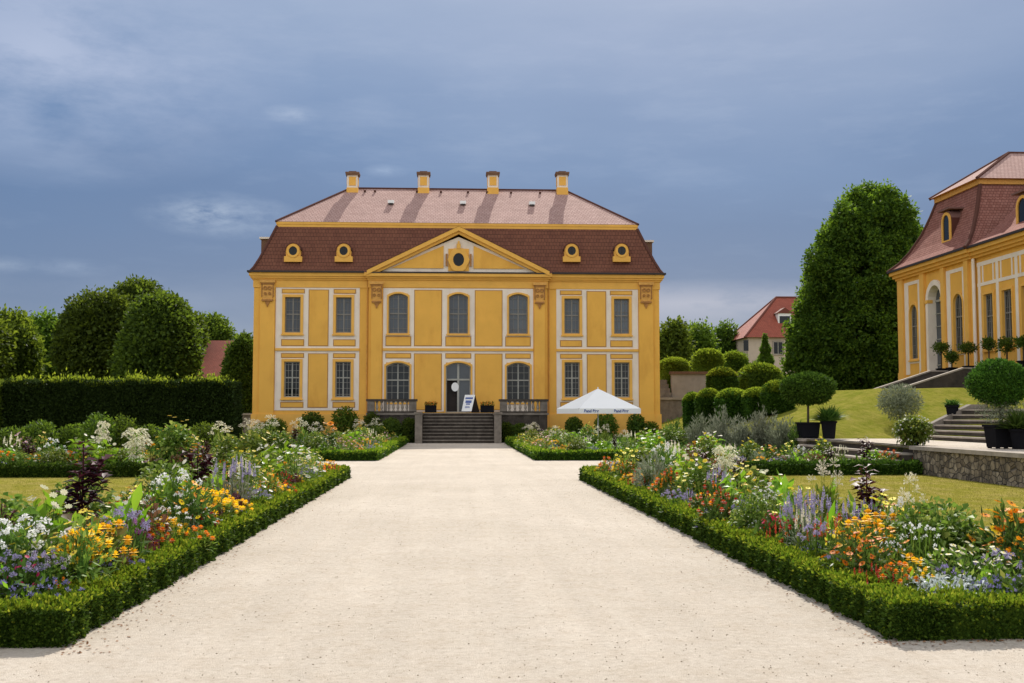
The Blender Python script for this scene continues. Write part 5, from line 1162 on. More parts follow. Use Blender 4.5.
# ------------------------------------------------------------------ flower plants: one of each kind is modelled, then copied
UP = np.array([0, 0, 1.0])
def radial(n, e0, e1):
    a = rng.uniform(0, 2 * PI, n); e = rng.uniform(e0, e1, n); return np.stack([np.cos(a) * np.cos(e), np.sin(a) * np.cos(e), np.sin(e)], 1)
def head(l, c, style, r, mi, eye=None):
    c = np.asarray(c, float)
    if style == 'pompom':
        for e, k, R in ((-.55, 7, .85), (.1, 9, 1), (.65, 8, .92), (1.2, 5, .8)):
            a = np.arange(k) * 2 * PI / k + rng.random() * 6; D = np.stack([np.cos(a) * math.cos(e), np.sin(a) * math.cos(e), np.full(k, math.sin(e))], 1); l.leaves(c + D * r * .15, D, np.tile(UP, (k, 1)) + D * .2, r * R, r * .75, mi, .62)
    elif style == 'daisy':
        k = 9; t = unit(UP * 1.0 + rv(1)[0] * .55 + np.array([0, -.35, 0])); a = unit(np.cross(t, [.3, .9, .2])); b = np.cross(t, a); an = np.arange(k) * 2 * PI / k
        D = a * np.cos(an)[:, None] + b * np.sin(an)[:, None] + t * .12; l.leaves(np.tile(c, (k, 1)), D, np.tile(t, (k, 1)), r, r * .55, mi, .6)
        if eye is not None: k = 6; an = np.arange(k) * 2 * PI / k; D = a * np.cos(an)[:, None] + b * np.sin(an)[:, None] + t * .5; l.leaves(np.tile(c + t * .004, (k, 1)), D, np.tile(t, (k, 1)), r * .36, r * .3, eye)
    elif style == 'cluster':
        k = 22; D = radial(k, -.1, 1.5); P = c + D * r * rng.uniform(.75, 1.05, (k, 1))
        for j in range(2): l.leaves(P - np.cross(D, rv(k)) * r * .15, unit(rv(k) + D * .2), D, r * .5, r * .42, mi, .5)
    elif style == 'fluff':
        k = 16; D = radial(k, -.1, 1.5); l.leaves(c + D * r * .3, unit(D + rv(k) * .35), rv(k), r * .75, r * .28, mi)
    elif style == 'spike':
        k = 16; h = r * 6; q = np.linspace(0, 1, k); a = rng.uniform(0, 6.28, k); D = np.stack([np.cos(a), np.sin(a), .6 + 0 * a], 1); l.leaves(c + np.outer(q, [0, 0, h]), D, rv(k), r * (1.25 - q), r * .75, mi); l.leaves(c + np.outer(q, [0, 0, h]), -D * [1, 1, -1], rv(k), r * (1.25 - q), r * .75, mi)
    elif style == 'spider':
        k = 26; D = radial(k, -.35, 1.2); l.stem(c + D * r * .2, c + D * r, r * .035, mi); P = c + D * r * .72; l.leaves(P, D, rv(k), r * .34, r * .20, mi)
    elif style == 'tassel':
        k = 30; D = radial(k, -.7, 1.2); P0 = c + D * r * .18; l.stem(P0, c + D * r * .75 + [0, 0, -r * .25], r * .05, mi); l.leaves(c + D * r * .7 + [0, 0, -r * .25], D * [1, 1, .3] + [0, 0, -.7], rv(k), r * .5, r * .2, mi)

def clump(R, H, nl, LL, LW, leaf, heads=(), low=.0, stems=14, bent=False, e=(.2, 1.3), droop=.35, shape=1.0):
    """bushy plant: leaves through a dome, heads = [(style, count, size, material, eye, zmin, zmax)]"""
    l = LM(); S = radial(stems, .75, 1.5); S = S / S[:, 2:]; tips = S * [R * .75, R * .75, 1] * rng.uniform(.7, 1, (stems, 1)); tips[:, 2] = H * rng.uniform(.7, .95, stems); tips[:, :2] = np.clip(tips[:, :2], -R, R)
    l.stem(np.zeros((stems, 3)) + rv(stems) * [R * .2, R * .2, 0], tips, .008, 0)
    u = rv(nl); k = rng.random((nl, 1)) ** .38; C = u * k * [R, R, H * .5] + [0, 0, H * .5]; C[:, 2] = np.maximum(C[:, 2], .01 + low * H); O = unit(u + [0, 0, .3])
    D = unit(O * .8 + rv(nl) * .6); N = unit(UP * .9 + rv(nl) * .6)
    if bent: l.bent(C - D * LL * .4, D, N, rng.uniform(.7, 1.2, nl) * LL, LW, droop, 1)
    else: l.leaves(C - D * LL * .4, D, N, rng.uniform(.7, 1.25, nl) * LL, LW, 1)
    f = LM(); mats = []
    for style, cnt, r, m, eye, z0, z1 in heads:
        if m not in mats: mats.append(m)
        if eye and eye not in mats: mats.append(eye)
        ga = 2.39996
        for i in range(cnt):
            q = math.sqrt((i + .5) / cnt); a = i * ga + rng.random() * .5; rr = R * q * rng.uniform(.85, 1.1); z = H * (z1 - (z1 - z0) * q * q) + rng.normal(0, H * .03)
            head(f, (math.cos(a) * rr, math.sin(a) * rr, z), style, r * rng.uniform(.8, 1.15), mats.index(m), mats.index(eye) if eye else None)
    out = [('foliage', l, ['plant_leaf', leaf])]
    if heads: out.append(('blossom', f, mats))
    return out
def upright(H, n, L, W, leaf, lay=.0, plume=None, heads=(), branch=0, R=.0, droop=.5, taper=.5, start=.12, e=(.15, .7)):
    """single tall stem with big leaves up to the tip"""
    l = LM(); l.stem(np.array([[0, 0, 0.]]), np.array([[0, 0, H * .96]]), .022, 1)
    q = np.linspace(start, .97, n); a = np.arange(n) * 2.39996; ee = rng.uniform(*e, n); D = np.stack([np.cos(a) * np.cos(ee), np.sin(a) * np.cos(ee), np.sin(ee)], 1); C = np.stack([0 * q, 0 * q, q * H], 1) + D * .02
    l.bent(C, D, UP + 0 * D + rv(n) * .25, L * (1 - taper * q) * rng.uniform(.85, 1.15, n), W * (1 - taper * q), droop, 1)
    for b in range(branch):
        z = H * rng.uniform(.3, .75); a0 = rng.uniform(0, 6.28); T = np.array([math.cos(a0) * R, math.sin(a0) * R, z + H * .28]); l.stem(np.array([[0, 0, z]]), T[None], .012, 1)
        m = max(3, n // 3); qq = np.linspace(.3, 1, m); D = radial(m, .1, .8); l.bent(np.outer(1 - qq, [0, 0, z]) + np.outer(qq, T), D, UP + rv(m) * .3, L * .6, W * .6, droop, 1)
    f = LM(); mats = []
    if plume:
        mats.append(plume); k = 90; q = rng.random(k); a = rng.uniform(0, 6.28, k); rad = .05 * (1 - q * .7); P = np.stack([np.cos(a) * rad, np.sin(a) * rad, H * (.9 + q * .2)], 1); f.leaves(P, unit(rv(k) + [0, 0, 1.2]), rv(k), .06, .03, 0)
    for style, cnt, r, m, eye, z0, z1 in heads:
        for x in (m, eye):
            if x and x not in mats: mats.append(x)
        for i in range(cnt):
            a = i * 2.4; rr = R * math.sqrt((i + .3) / cnt); z = H * rng.uniform(z0, z1); c = (math.cos(a) * rr, math.sin(a) * rr, z)
            l.stem(np.array([[0, 0, z * .75]]), np.array([c]), .009, 1); head(f, c, style, r * rng.uniform(.85, 1.15), mats.index(m), mats.index(eye) if eye else None)
    out = [('foliage', l, ['plant_leaf', leaf])]
    if mats: out.append(('blossom', f, mats))
    return out
def many_stems(H, R, nst, leaf, heads, nl=120, LL=.1, LW=.03):
    out = clump(R, H * .75, nl, LL, LW, leaf); l = out[0][1]; f = LM(); style, r, m, eye = heads
    for i in range(nst):
        q = math.sqrt((i + .4) / nst); a = i * 2.4; c = np.array([math.cos(a) * R * q, math.sin(a) * R * q, H * (1 - .25 * q * q) * rng.uniform(.88, 1.0)])
        l.stem(np.array([[c[0] * .4, c[1] * .4, 0]]), c[None], .009, 1); head(f, c, style, r * rng.uniform(.8, 1.15), 0, 1 if eye else None)
    return [out[0], ('blossom', f, [m] + ([eye] if eye else []))]
def paddles(H, n, W, leaf):
    l = LM(); a = np.arange(n) * 2.1 + rng.random(n); e = rng.uniform(.55, 1.4, n); D = np.stack([np.cos(a) * np.cos(e), np.sin(a) * np.cos(e), np.sin(e)], 1); C = np.stack([np.cos(a) * .04, np.sin(a) * .04, H * .05 + H * .45 * np.linspace(0, 1, n)], 1)
    l.stem(np.array([[0, 0, 0.]]), np.array([[0, 0, H * .6]]), .03, 1); l.bent(C, D, np.stack([-np.cos(a), -np.sin(a), .5 + 0 * a], 1), H * .46 * rng.uniform(.6, 1.1, n), W, rng.uniform(.05, .4, n), 1); return [('foliage', l, ['plant_leaf', leaf])]

# kind: (object name, look, category, nominal height, generator)
K = {
 'gold': ('marigold_plant', 'golden yellow marigold', 'flower', .42, lambda: clump(.22, .42, 220, .07, .022, 'mid_leaf', [('pompom', 17, .035, 'petal_gold', None, .62, 1.02)])),
 'orange': ('marigold_plant', 'orange marigold', 'flower', .42, lambda: clump(.22, .42, 220, .07, .022, 'mid_leaf', [('pompom', 14, .032, 'petal_orange', None, .62, 1.02)])),
 'rud': ('rudbeckia_plant', 'orange coneflower', 'flower', .55, lambda: clump(.26, .55, 260, .09, .028, 'plant_leaf', [('daisy', 17, .034, 'petal_orange', 'flower_eye', .5, 1.02), ('daisy', 8, .033, 'petal_gold', 'flower_eye', .5, 1.0)])),
 'sun': ('sunflower_plant', 'tall leafy sunflower', 'flower', 1.35, lambda: upright(1.3, 26, .34, .20, 'plant_leaf', heads=[('daisy', 3, .12, 'petal_orange', 'flower_eye', .92, 1.04)], branch=3, R=.16)),
 'yel': ('coreopsis_plant', 'lemon yellow daisy plant', 'flower', .7, lambda: clump(.26, .7, 260, .09, .026, 'mid_leaf', [('daisy', 17, .034, 'petal_yellow', 'flower_eye', .6, 1.02)])),
 'age': ('ageratum_plant', 'blue-violet ageratum', 'flower', .24, lambda: clump(.22, .22, 200, .05, .032, 'plant_leaf', [('fluff', 22, .028, 'petal_violet', None, .62, 1.04)])),
 'verb': ('verbena_plant', 'tall lilac verbena', 'flower', .5, lambda: many_stems(.5, .22, 15, 'plant_leaf', ('cluster', .028, 'petal_lavender', None))),
 'mag': ('verbena_plant', 'magenta verbena', 'flower', .4, lambda: many_stems(.4, .18, 9, 'plant_leaf', ('cluster', .030, 'petal_magenta', None))),
 'phlox': ('phlox_plant', 'white phlox bush', 'flower', .75, lambda: clump(.32, .68, 420, .10, .03, 'plant_leaf', [('cluster', 14, .042, 'petal_white', None, .50, 1.05)])),
 'cosmos': ('cosmos_plant', 'white cosmos', 'flower', .85, lambda: clump(.34, .8, 420, .10, .014, 'mid_leaf', [('daisy', 26, .042, 'petal_white', 'petal_gold', .40, 1.05)])),
 'pinkc': ('cosmos_plant', 'pale pink cosmos', 'flower', .8, lambda: clump(.3, .75, 360, .10, .014, 'mid_leaf', [('daisy', 18, .038, 'petal_pink', 'petal_gold', .45, 1.04)])),
 'daisy': ('feverfew_plant', 'green mound of tiny cream daisies', 'flower', .42, lambda: clump(.36, .40, 600, .06, .022, 'mid_leaf', [('daisy', 44, .022, 'petal_cream', 'petal_yellow', .6, 1.03)])),
 'cleo': ('spider_flower', 'white spider flower', 'flower', 1.1, lambda: many_stems(1.1, .24, 7, 'mid_leaf', ('spider', .09, 'petal_cream', None), 320, .13, .035)),
 'tass': ('tasselled_tobacco', 'tall white-tasselled tobacco', 'flower', 1.3, lambda: upright(1.2, 14, .36, .18, 'lime_big_leaf', heads=[('tassel', 14, .13, 'petal_cream', None, .62, 1.04)], R=.22, taper=.6, start=.05)),
 'ama': ('amaranth_plant', 'dark crimson amaranth', 'plant', 1.15, lambda: upright(1.12, 64, .26, .12, 'amaranth_leaf', branch=6, R=.16, taper=.6, droop=.35)),
 'coleus': ('coleus_plant', 'lime and maroon coleus', 'plant', .5, lambda: clump(.26, .5, 150, .12, .075, 'coleus_leaf', bent=True)),
 'bronze': ('bronze_leaf_plant', 'bronze-leaved bushy plant', 'plant', .6, lambda: clump(.26, .6, 220, .11, .05, 'bronze_leaf', bent=True)),
 'canna': ('canna_plant', 'lime green paddle-leaved canna', 'plant', .8, lambda: paddles(.85, 16, .10, 'lime_big_leaf')),
 'tob': ('tobacco_plant', 'light green broad-leaved plant', 'plant', .7, lambda: clump(.3, .68, 120, .2, .11, 'lime_big_leaf', [('daisy', 8, .04, 'petal_cream', None, .8, 1.05)], bent=True)),
 'bush': ('dahlia_bush', 'dense leafy green bush', 'plant', .85, lambda: clump(.42, .85, 900, .11, .06, 'mid_leaf', bent=True, stems=24)),
 'heli': ('sunflower_bush', 'green bush with yellow flowers', 'plant', 1.0, lambda: clump(.36, 1.0, 480, .15, .085, 'mid_leaf', [('daisy', 10, .055, 'petal_yellow', 'flower_eye', .6, 1.03)], bent=True)),
 'silver': ('dusty_miller', 'silver-white dusty miller', 'plant', .3, lambda: clump(.22, .28, 520, .065, .020, 'white_leaf', bent=True)),
 'arte': ('artemisia_plant', 'feathery silver artemisia', 'plant', .7, lambda: clump(.24, .7, 420, .11, .022, 'silver_leaf')),
 'salv': ('salvia_plant', 'lavender-blue salvia spikes', 'flower', .75, lambda: many_stems(.62, .24, 20, 'grey_leaf', ('spike', .019, 'petal_lavender', None), 220, .10, .02)),
 'red': ('salvia_plant', 'scarlet salvia', 'flower', .38, lambda: many_stems(.32, .2, 11, 'plant_leaf', ('spike', .020, 'petal_red', None), 220, .08, .04)),
 'crim': ('petunia_plant', 'crimson petunia', 'flower', .36, lambda: clump(.22, .34, 200, .07, .036, 'plant_leaf', [('daisy', 20, .023, 'petal_crimson', None, .40, 1.04)])),
 'zin': ('zinnia_plant', 'orange-red zinnia', 'flower', .5, lambda: clump(.22, .48, 220, .09, .04, 'plant_leaf', [('pompom', 9, .032, 'petal_red', None, .6, 1.03), ('pompom', 5, .032, 'petal_orange', None, .5, 1.0)])),
 'spir': ('gaura_plant', 'airy white-flowered plant', 'flower', .6, lambda: many_stems(.58, .26, 22, 'mid_leaf', ('fluff', .028, 'petal_white', None), 160, .07, .02)),
 'cream': ('snapdragon_plant', 'cream-yellow flowered plant', 'flower', .7, lambda: many_stems(.66, .22, 10, 'mid_leaf', ('spike', .022, 'petal_cream', None), 200, .09, .03)),
 'plum': ('heliotrope_plant', 'dark plum heliotrope', 'flower', .4, lambda: clump(.22, .38, 240, .08, .04, 'bronze_leaf', [('cluster', 10, .05, 'petal_plum', None, .7, 1.04)])),
}
PROTO = {}
HOLD = []
def proto(kind, v):
    if (kind, v) not in PROTO:
        parts = K[kind][4](); PROTO[kind, v] = [(nm, l.mesh(K[kind][0] + '_' + nm, mt)) for nm, l, mt in parts]
    return PROTO[kind, v]
PLANTS = []                                   # (root, kind, bed, x, y, height)
def plant(kind, x, y, h=None, bed=None, z=0.02, wide=1.0):
    nm, look, cat, H0, _ = K[kind]; h = h or H0 * rng.uniform(.88, 1.12)
    v = int(rng.integers(0, 2)) if kind not in ('sun', 'tass') else 0
    r = bpy.data.objects.new(nm, None); COL.objects.link(r); r.empty_display_size = .1
    s = h / H0; r.location = (x, y, z); r.rotation_euler = (0, 0, rng.uniform(0, 6.28)); r.scale = (s ** .6 * wide, s ** .6 * wide, s)
    for pn, me in proto(kind, v):
        c = bpy.data.objects.new(pn, me); COL.objects.link(c); c.parent = r
    r['category'] = cat; PLANTS.append((r, kind, bed, x, y, h)); return r

BEDS = {'LF': 'hedge-side front bed', 'RF': 'orangery-side front bed', 'LR': 'rear bed beside the stairs', 'RR': 'rear bed under the parasol', 'LS': 'cross bed below the tall hedge', 'RS': 'cross bed before the steps'}
# geometry of the beds, metres
XL, XR = -2.69, 3.12
LN, LFAR = 7.84, 28.1
RN, RFAR = 7.76, 27.1
HW = .33

def hedge_seg(l, x0, x1, y0, y1, h, Ymid=None):
    """low box edging; leaves get larger with distance so that each still covers about the same picture area"""
    along_y = (y1 - y0) > (x1 - x0); lo, hi = (y0, y1) if along_y else (x0, x1); n_seg = max(1, int((hi - lo) / 1.0))
    l.box(x0 + .035, x1 - .035, y0 + .035, y1 - .035, 0, h - .035)
    for k in range(n_seg):
        a, b = lo + (hi - lo) * k / n_seg, lo + (hi - lo) * (k + 1) / n_seg
        bx = (x0, x1, a, b) if along_y else (a, b, y0, y1); yd = (bx[2] + bx[3]) / 2
        L = .030 * (max(yd, 7.5) / 8) ** .75; area = (b - a) * (h * 2 + HW); n = int(area * 2.6 / (L * L * .6 * .5))
        X0, X1, Ya, Yb = bx
        fs = np.array([h * 1.0, h, HW * 1.15]); f = rng.choice(3, n, p=fs / fs.sum()); u, v = rng.random(n), rng.random(n); t = a + u * (b - a); P = np.zeros((n, 3)); O = np.zeros((n, 3)); ca, cb = (0, 1) if along_y else (1, 0)
        w0, w1 = (X0, X1) if along_y else (Ya, Yb)
        P[:, cb] = t; P[:, ca] = np.where(f == 0, w0, np.where(f == 1, w1, w0 + v * (w1 - w0))); P[:, 2] = np.where(f == 2, h, v * h); O[:, ca] = np.where(f == 0, -1, np.where(f == 1, 1, 0)); O[:, 2] = (f == 2)
        wob = .018 * np.sin(t * 7.3) + .014 * np.sin(t * 17 + P[:, 2] * 9) + .012 * np.sin(t * 31 + P[:, ca] * 23)
        wob += .012 * np.sin(t * 53 + P[:, 2] * 31 + P[:, ca] * 37); P += O * wob[:, None] + O * np.minimum(rng.exponential(.008, (n, 1)), .045) + rng.normal(0, .008, (n, 3)); P[:, 2] = np.maximum(P[:, 2], .005)
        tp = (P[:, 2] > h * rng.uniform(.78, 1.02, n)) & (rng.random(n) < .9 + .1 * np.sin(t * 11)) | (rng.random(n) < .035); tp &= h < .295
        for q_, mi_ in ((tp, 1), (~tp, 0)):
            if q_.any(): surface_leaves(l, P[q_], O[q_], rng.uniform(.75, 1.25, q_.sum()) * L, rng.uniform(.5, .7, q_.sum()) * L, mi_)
    for (ax, val, s) in ((1, y0, -1), (1, y1, 1)) if along_y else ((0, x0, -1), (0, x1, 1)):   # end caps
        L = .030 * (max(y0, 7.5) / 8) ** .75; n = int(HW * h * 3 / (L * L * .3)); P = np.zeros((n, 3)); O = np.zeros((n, 3)); P[:, ax] = val; P[:, 1 - ax] = rng.uniform(x0, x1, n) if ax == 1 else rng.uniform(y0, y1, n); P[:, 2] = rng.uniform(0, h, n); O[:, ax] = s
        surface_leaves(l, P + O * np.abs(rng.normal(0, .012, (n, 1))), O, L, L * .6)

def hedges():
    H = .255
    def go(lab, segs, base):
        l = LM()
        for s in segs: hedge_seg(l, *s)
        o = l.build('box_hedge', ['box_leaf', 'lit_box_leaf']); tag(o, lab, 'hedge', 'low box hedges edging the flower beds')
    go('low clipped box hedge along the gravel, around the hedge-side front bed', [(XL - HW, XL, LN, LFAR, H), (-9, XL - HW + .02, LN, LN + HW, H), (-5.4, XL - HW + .02, LFAR - HW, LFAR, H)], 0)
    go('low clipped box hedge along the gravel, around the orangery-side front bed', [(XR, XR + HW, RN, RFAR, H), (XR + HW - .02, 9, RN, RN + HW, H), (XR + HW - .02, 5.8, RFAR - HW, RFAR, H)], 0)
    go('short low box hedge around the rear bed beside the stairs', [(-3.1, -2.7, 38.4, 60.5, .29), (-7.6, -3.08, 38.4, 38.85, .29), (-12, -3.1, 60.2, 60.6, .29)], 0)
    go('short low box hedge around the rear bed under the white parasol', [(2.85, 3.25, 38.4, 60.3, .29), (3.23, 7.2, 38.4, 38.85, .29)], 0)
    go('dark low box hedge between dry lawn and cross bed below the tall hedge', [(-26, -6.9, 28.4, 28.85, .31)], 0)
    go('dark low box hedge between dry lawn and cross bed before the terrace steps', [(7.2, 12.2, 28.4, 28.85, .32)], 0)
hedges()

# soil and lawns
def soil(x0, x1, y0, y1): sheet('soil_bed', [(x0, y0), (x1, y0), (x1, y1), (x0, y1)], .006, 'soil')
soil(-30, XL - .1, LN + .1, LFAR - .1); soil(XR + .1, 12.2, RN + .1, RFAR - .1)
soil(-26, -5.3, 28.42, 31.5); soil(5.7, 12.2, 28.42, 31.0); soil(-8.5, -2.8, 38.5, 60.3); soil(2.95, 12.2, 38.5, 62)
soil(-13, -2.7, 60.62, 65.9); soil(5.6, 12.3, 62.02, 65.9)
sheet('lawn', [(-40, 10.0), (-4.9, 10.0), (-4.9, 28.38), (-40, 28.38)], .02, 'lawn_dry')
sheet('lawn', [(5.3, 10.0), (12.28, 10.0), (12.28, 28.38), (5.3, 28.38)], .02, 'lawn_dry')
sheet('lawn', [(-45, 40), (-9, 40), (-9, 54.8), (-12.4, 54.8), (-12.4, 90), (-45, 90)], .02, 'lawn_bank')
sheet('lawn', [(12.3, 4), (16, 4), (16, 22), (12.3, 22)], .70, 'lawn_bank')
def blades(x0, x1, y0, y1, n, z=.02, zf=None, hgt=.05):
    l = LM(); C = np.stack([rng.uniform(x0, x1, n), y0 + (y1 - y0) * rng.random(n) ** 1.35, np.full(n, z)], 1)
    if zf: C[:, 2] = [zf(a, b) for a, b in C[:, :2]]
    l.leaves(C, unit(rv(n) * [.8, .8, .2] + [0, 0, 1]), rv(n), rng.uniform(.5, 1.2, n) * hgt, hgt * .22, 0, .3)
    o = l.build('grass', ['grass_blade']); tag(o, 'short dry grass blades on the lawn', 'grass', kind='stuff')
blades(-14, -4.95, 10.2, 28.3, 45000, hgt=.035); blades(5.35, 12.2, 10.2, 28.3, 45000, hgt=.035)

def stones():
    l = LM(); n = 5200; y = 5.2 + 22 * rng.random(n) ** 1.8; x = (rng.random(n) - .5) * 2 * np.minimum(5.5, y * .6 + .5); ok = ((x > XL) & (x < XR)) | (y < 7.5); x, y = x[ok], y[ok]; n = len(x)
    r = rng.uniform(.002, .0062, n)[:, None] * (1 + y[:, None] * .02); c = np.stack([x, y, r[:, 0] * .4], 1); a = rng.uniform(0, 6.28, n)
    ax = np.stack([np.cos(a), np.sin(a), 0 * a], 1) * r * rng.uniform(.8, 1.6, (n, 1)); ay = np.stack([-np.sin(a), np.cos(a), 0 * a], 1) * r; az = np.array([[0, 0, 1.]]) * r * .8
    for p, q in ((ax, ay), (ay, -ax), (-ax, -ay), (-ay, ax)): l.quads(np.stack([c + p, c + q, c + az + (p + q) * .15, c + az + (p + q) * .1], 1), 0)
    o = l.build('gravel_stones', ['gravel_grit']); tag(o, 'loose grit and small stones on the path', 'gravel', kind='stuff')
leafmat('gravel_grit', (.17, .13, .095), (.52, .43, .33), 0, rough=.9, spec=.1)
leafmat('dead_leaf', (.16, .07, .03), (.30, .16, .07), .1, rough=.8)
stones()
def litter():
    l = LM(); n = 900; s = rng.random(n) < .5; y = 7.6 + 16 * rng.random(n) ** 1.5; x = np.where(s, XL + np.abs(rng.normal(0, .16, n)), XR - np.abs(rng.normal(0, .16, n))); f = rng.random(n) < .2
    x = np.where(f, rng.uniform(3, 5.2, n), x); y = np.where(f, RN - np.abs(rng.normal(0, .12, n)), y)
    l.leaves(np.stack([x, y, np.full(n, .006)], 1), rv(n) * [1, 1, .15], rv(n) * .4 + UP, .03, .018); o = l.build('fallen_leaves', ['dead_leaf']); tag(o, 'dry leaves along the foot of the box hedges', 'leaf litter', kind='stuff')
litter()

# ------------------------------------------------------------------ undergrowth between the plants
def under(bed, rects, dens, h, leafL):
    l = LM(); mats = ['plant_leaf', 'mid_leaf', 'lime_big_leaf', 'plant_leaf']
    for x0, x1, y0, y1 in rects:
        n = int((x1 - x0) * (y1 - y0) * dens); y = rng.uniform(y0, y1, n); C = np.stack([rng.uniform(x0, x1, n), y, rng.random(n) ** 1.2 * h * rng.uniform(.6, 1.2, n)], 1); k = np.sin(C[:, 0] * 3.1 + 1) + np.sin(C[:, 1] * 2.3) + rng.normal(0, .6, n)
        L = leafL * rng.uniform(.7, 1.3, n)
        for j, m in enumerate((k < -.7, (k >= -.7) & (k < .5), (k >= .5) & (k < 1.3), k >= 1.3)):
            if m.any(): l.leaves(C[m], unit(rv(m.sum()) + [0, 0, .6]), unit(rv(m.sum()) * .7 + UP), L[m], L[m] * .38, j)
    o = l.build('bed_undergrowth', mats); tag(o, 'mixed green undergrowth filling the ' + BEDS[bed], 'undergrowth', kind='stuff')
under('LF', [(-4.9, XL - HW, LN + HW, LFAR - HW), (-9, -4.9, LN + HW, 10.0)], 760, .36, .080)
under('RF', [(XR + HW, 5.3, RN + HW, RFAR - HW), (5.3, 9, RN + HW, 10.0)], 760, .36, .080)
under('LS', [(-26, -5.3, 28.9, 31.4)], 260, .35, .14); under('RS', [(5.7, 12.1, 28.9, 31)], 260, .35, .14)
under('LR', [(-8.4, -3.1, 38.9, 60.2), (-13, -3, 60.7, 65)], 130, .4, .18); under('RR', [(3.25, 9, 38.9, 60.2), (9, 12.2, 38.9, 44), (5.6, 12.2, 60.2, 65)], 130, .4, .18)

def dist_ok(x, y, r, kinds=None):
    return all((x - a) ** 2 + (y - b) ** 2 > r * r for _, k, _, a, b, _ in PLANTS)
# plants measured on the photograph: kind, column, top row, distance along the garden
def put(bed, items):
    for kind, px, top, Y, *w in items:
        x, _, z = at(px, top, Y); lim = {'LF': XL - HW - .0, 'RF': XR + HW + .0}.get(bed); H0 = K[kind][3]
        if lim is not None and (x - lim) * (1 if bed == 'LF' else -1) > 0:      # keep the plant inside its hedge
            d = ray(px, top); Y = float(np.clip(lim / (d[0] / d[1]), 8.4, 26.3)); x, _, z = at(px, top, Y); x = min(x, lim) if bed == 'LF' else max(x, lim)
        plant(kind, x, Y, float(np.clip(z, .6 * H0, 1.45 * H0)), bed, wide=min(w[0], 1.25) if w else 1.0)
put('LF', [('phlox', 28, 514, 9.15, 1.15), ('phlox', 10, 520, 9.0), ('verb', 12, 556, 8.55, 1.0), ('age', 50, 574, 8.5), ('age', 8, 576, 8.4), ('verb', 46, 552, 8.75, .7), ('crim', 24, 560, 8.62, .7), ('orange', 62, 583, 8.45, .6),
  ('coleus', 74, 496, 10.0, 1.3), ('tob', 52, 492, 10.4, .9), ('ama', 84, 437, 11.5, 1.1), ('ama', 2, 500, 10.6, .8), ('coleus', 98, 512, 9.9), ('gold', 104, 517, 9.55, 1.05), ('gold', 77, 522, 9.3, .7), ('gold', 88, 527, 9.2, .9), ('canna', 132, 471, 11.4, 1.1), ('canna', 121, 484, 11.0, .8), ('verb', 124, 509, 10.4), ('mag', 136, 520, 10.2, .6), ('age', 110, 550, 9.15, 1.2), ('age', 96, 558, 8.95, .8), ('gold', 170, 522, 10.55, .75), ('orange', 156, 531, 10.15, .9), ('plum', 140, 536, 9.9, .7), ('bronze', 148, 496, 11.6, .8),
  ('phlox', 176, 469, 13.2, 1.1), ('rud', 192, 484, 13.0, .9), ('tob', 180, 465, 14.2, .8), ('ama', 198, 442, 15.2, 1.0), ('orange', 197, 437, 15.6, .5), ('canna', 217, 452, 16.3), ('salv', 235, 445, 15.8, 1.1), ('spir', 168, 505, 11.7), ('spir', 205, 512, 12.0), ('arte', 190, 524, 11.2, .7), ('gold', 214, 488, 13.4, 1.0), ('gold', 222, 494, 13.2, .7), ('age', 228, 508, 12.9), ('plum', 236, 498, 13.2, .8), ('orange', 240, 505, 13.1, .5),
  ('cosmos', 250, 462, 17.0), ('yel', 268, 468, 17.0, .9), ('yel', 246, 450, 19.5), ('tob', 262, 448, 20.5), ('cosmos', 296, 444, 20.5, 1.3), ('cosmos', 310, 450, 21.0, 1.0), ('age', 281, 484, 16.0, 1.3), ('age', 262, 495, 14.6), ('orange', 270, 476, 16.4, .8), ('gold', 296, 477, 18.0, .9), ('zin', 284, 472, 18.0, .6), ('age', 308, 476, 18.8, .8), ('gold', 326, 465, 22.5, .9), ('orange', 318, 464, 22.0, .9), ('verb', 316, 466, 21.5, .7), ('heli', 252, 430, 24.5), ('tob', 282, 440, 24), ('yel', 306, 452, 24.5, .9), ('cream', 240, 462, 18.5, .9)])
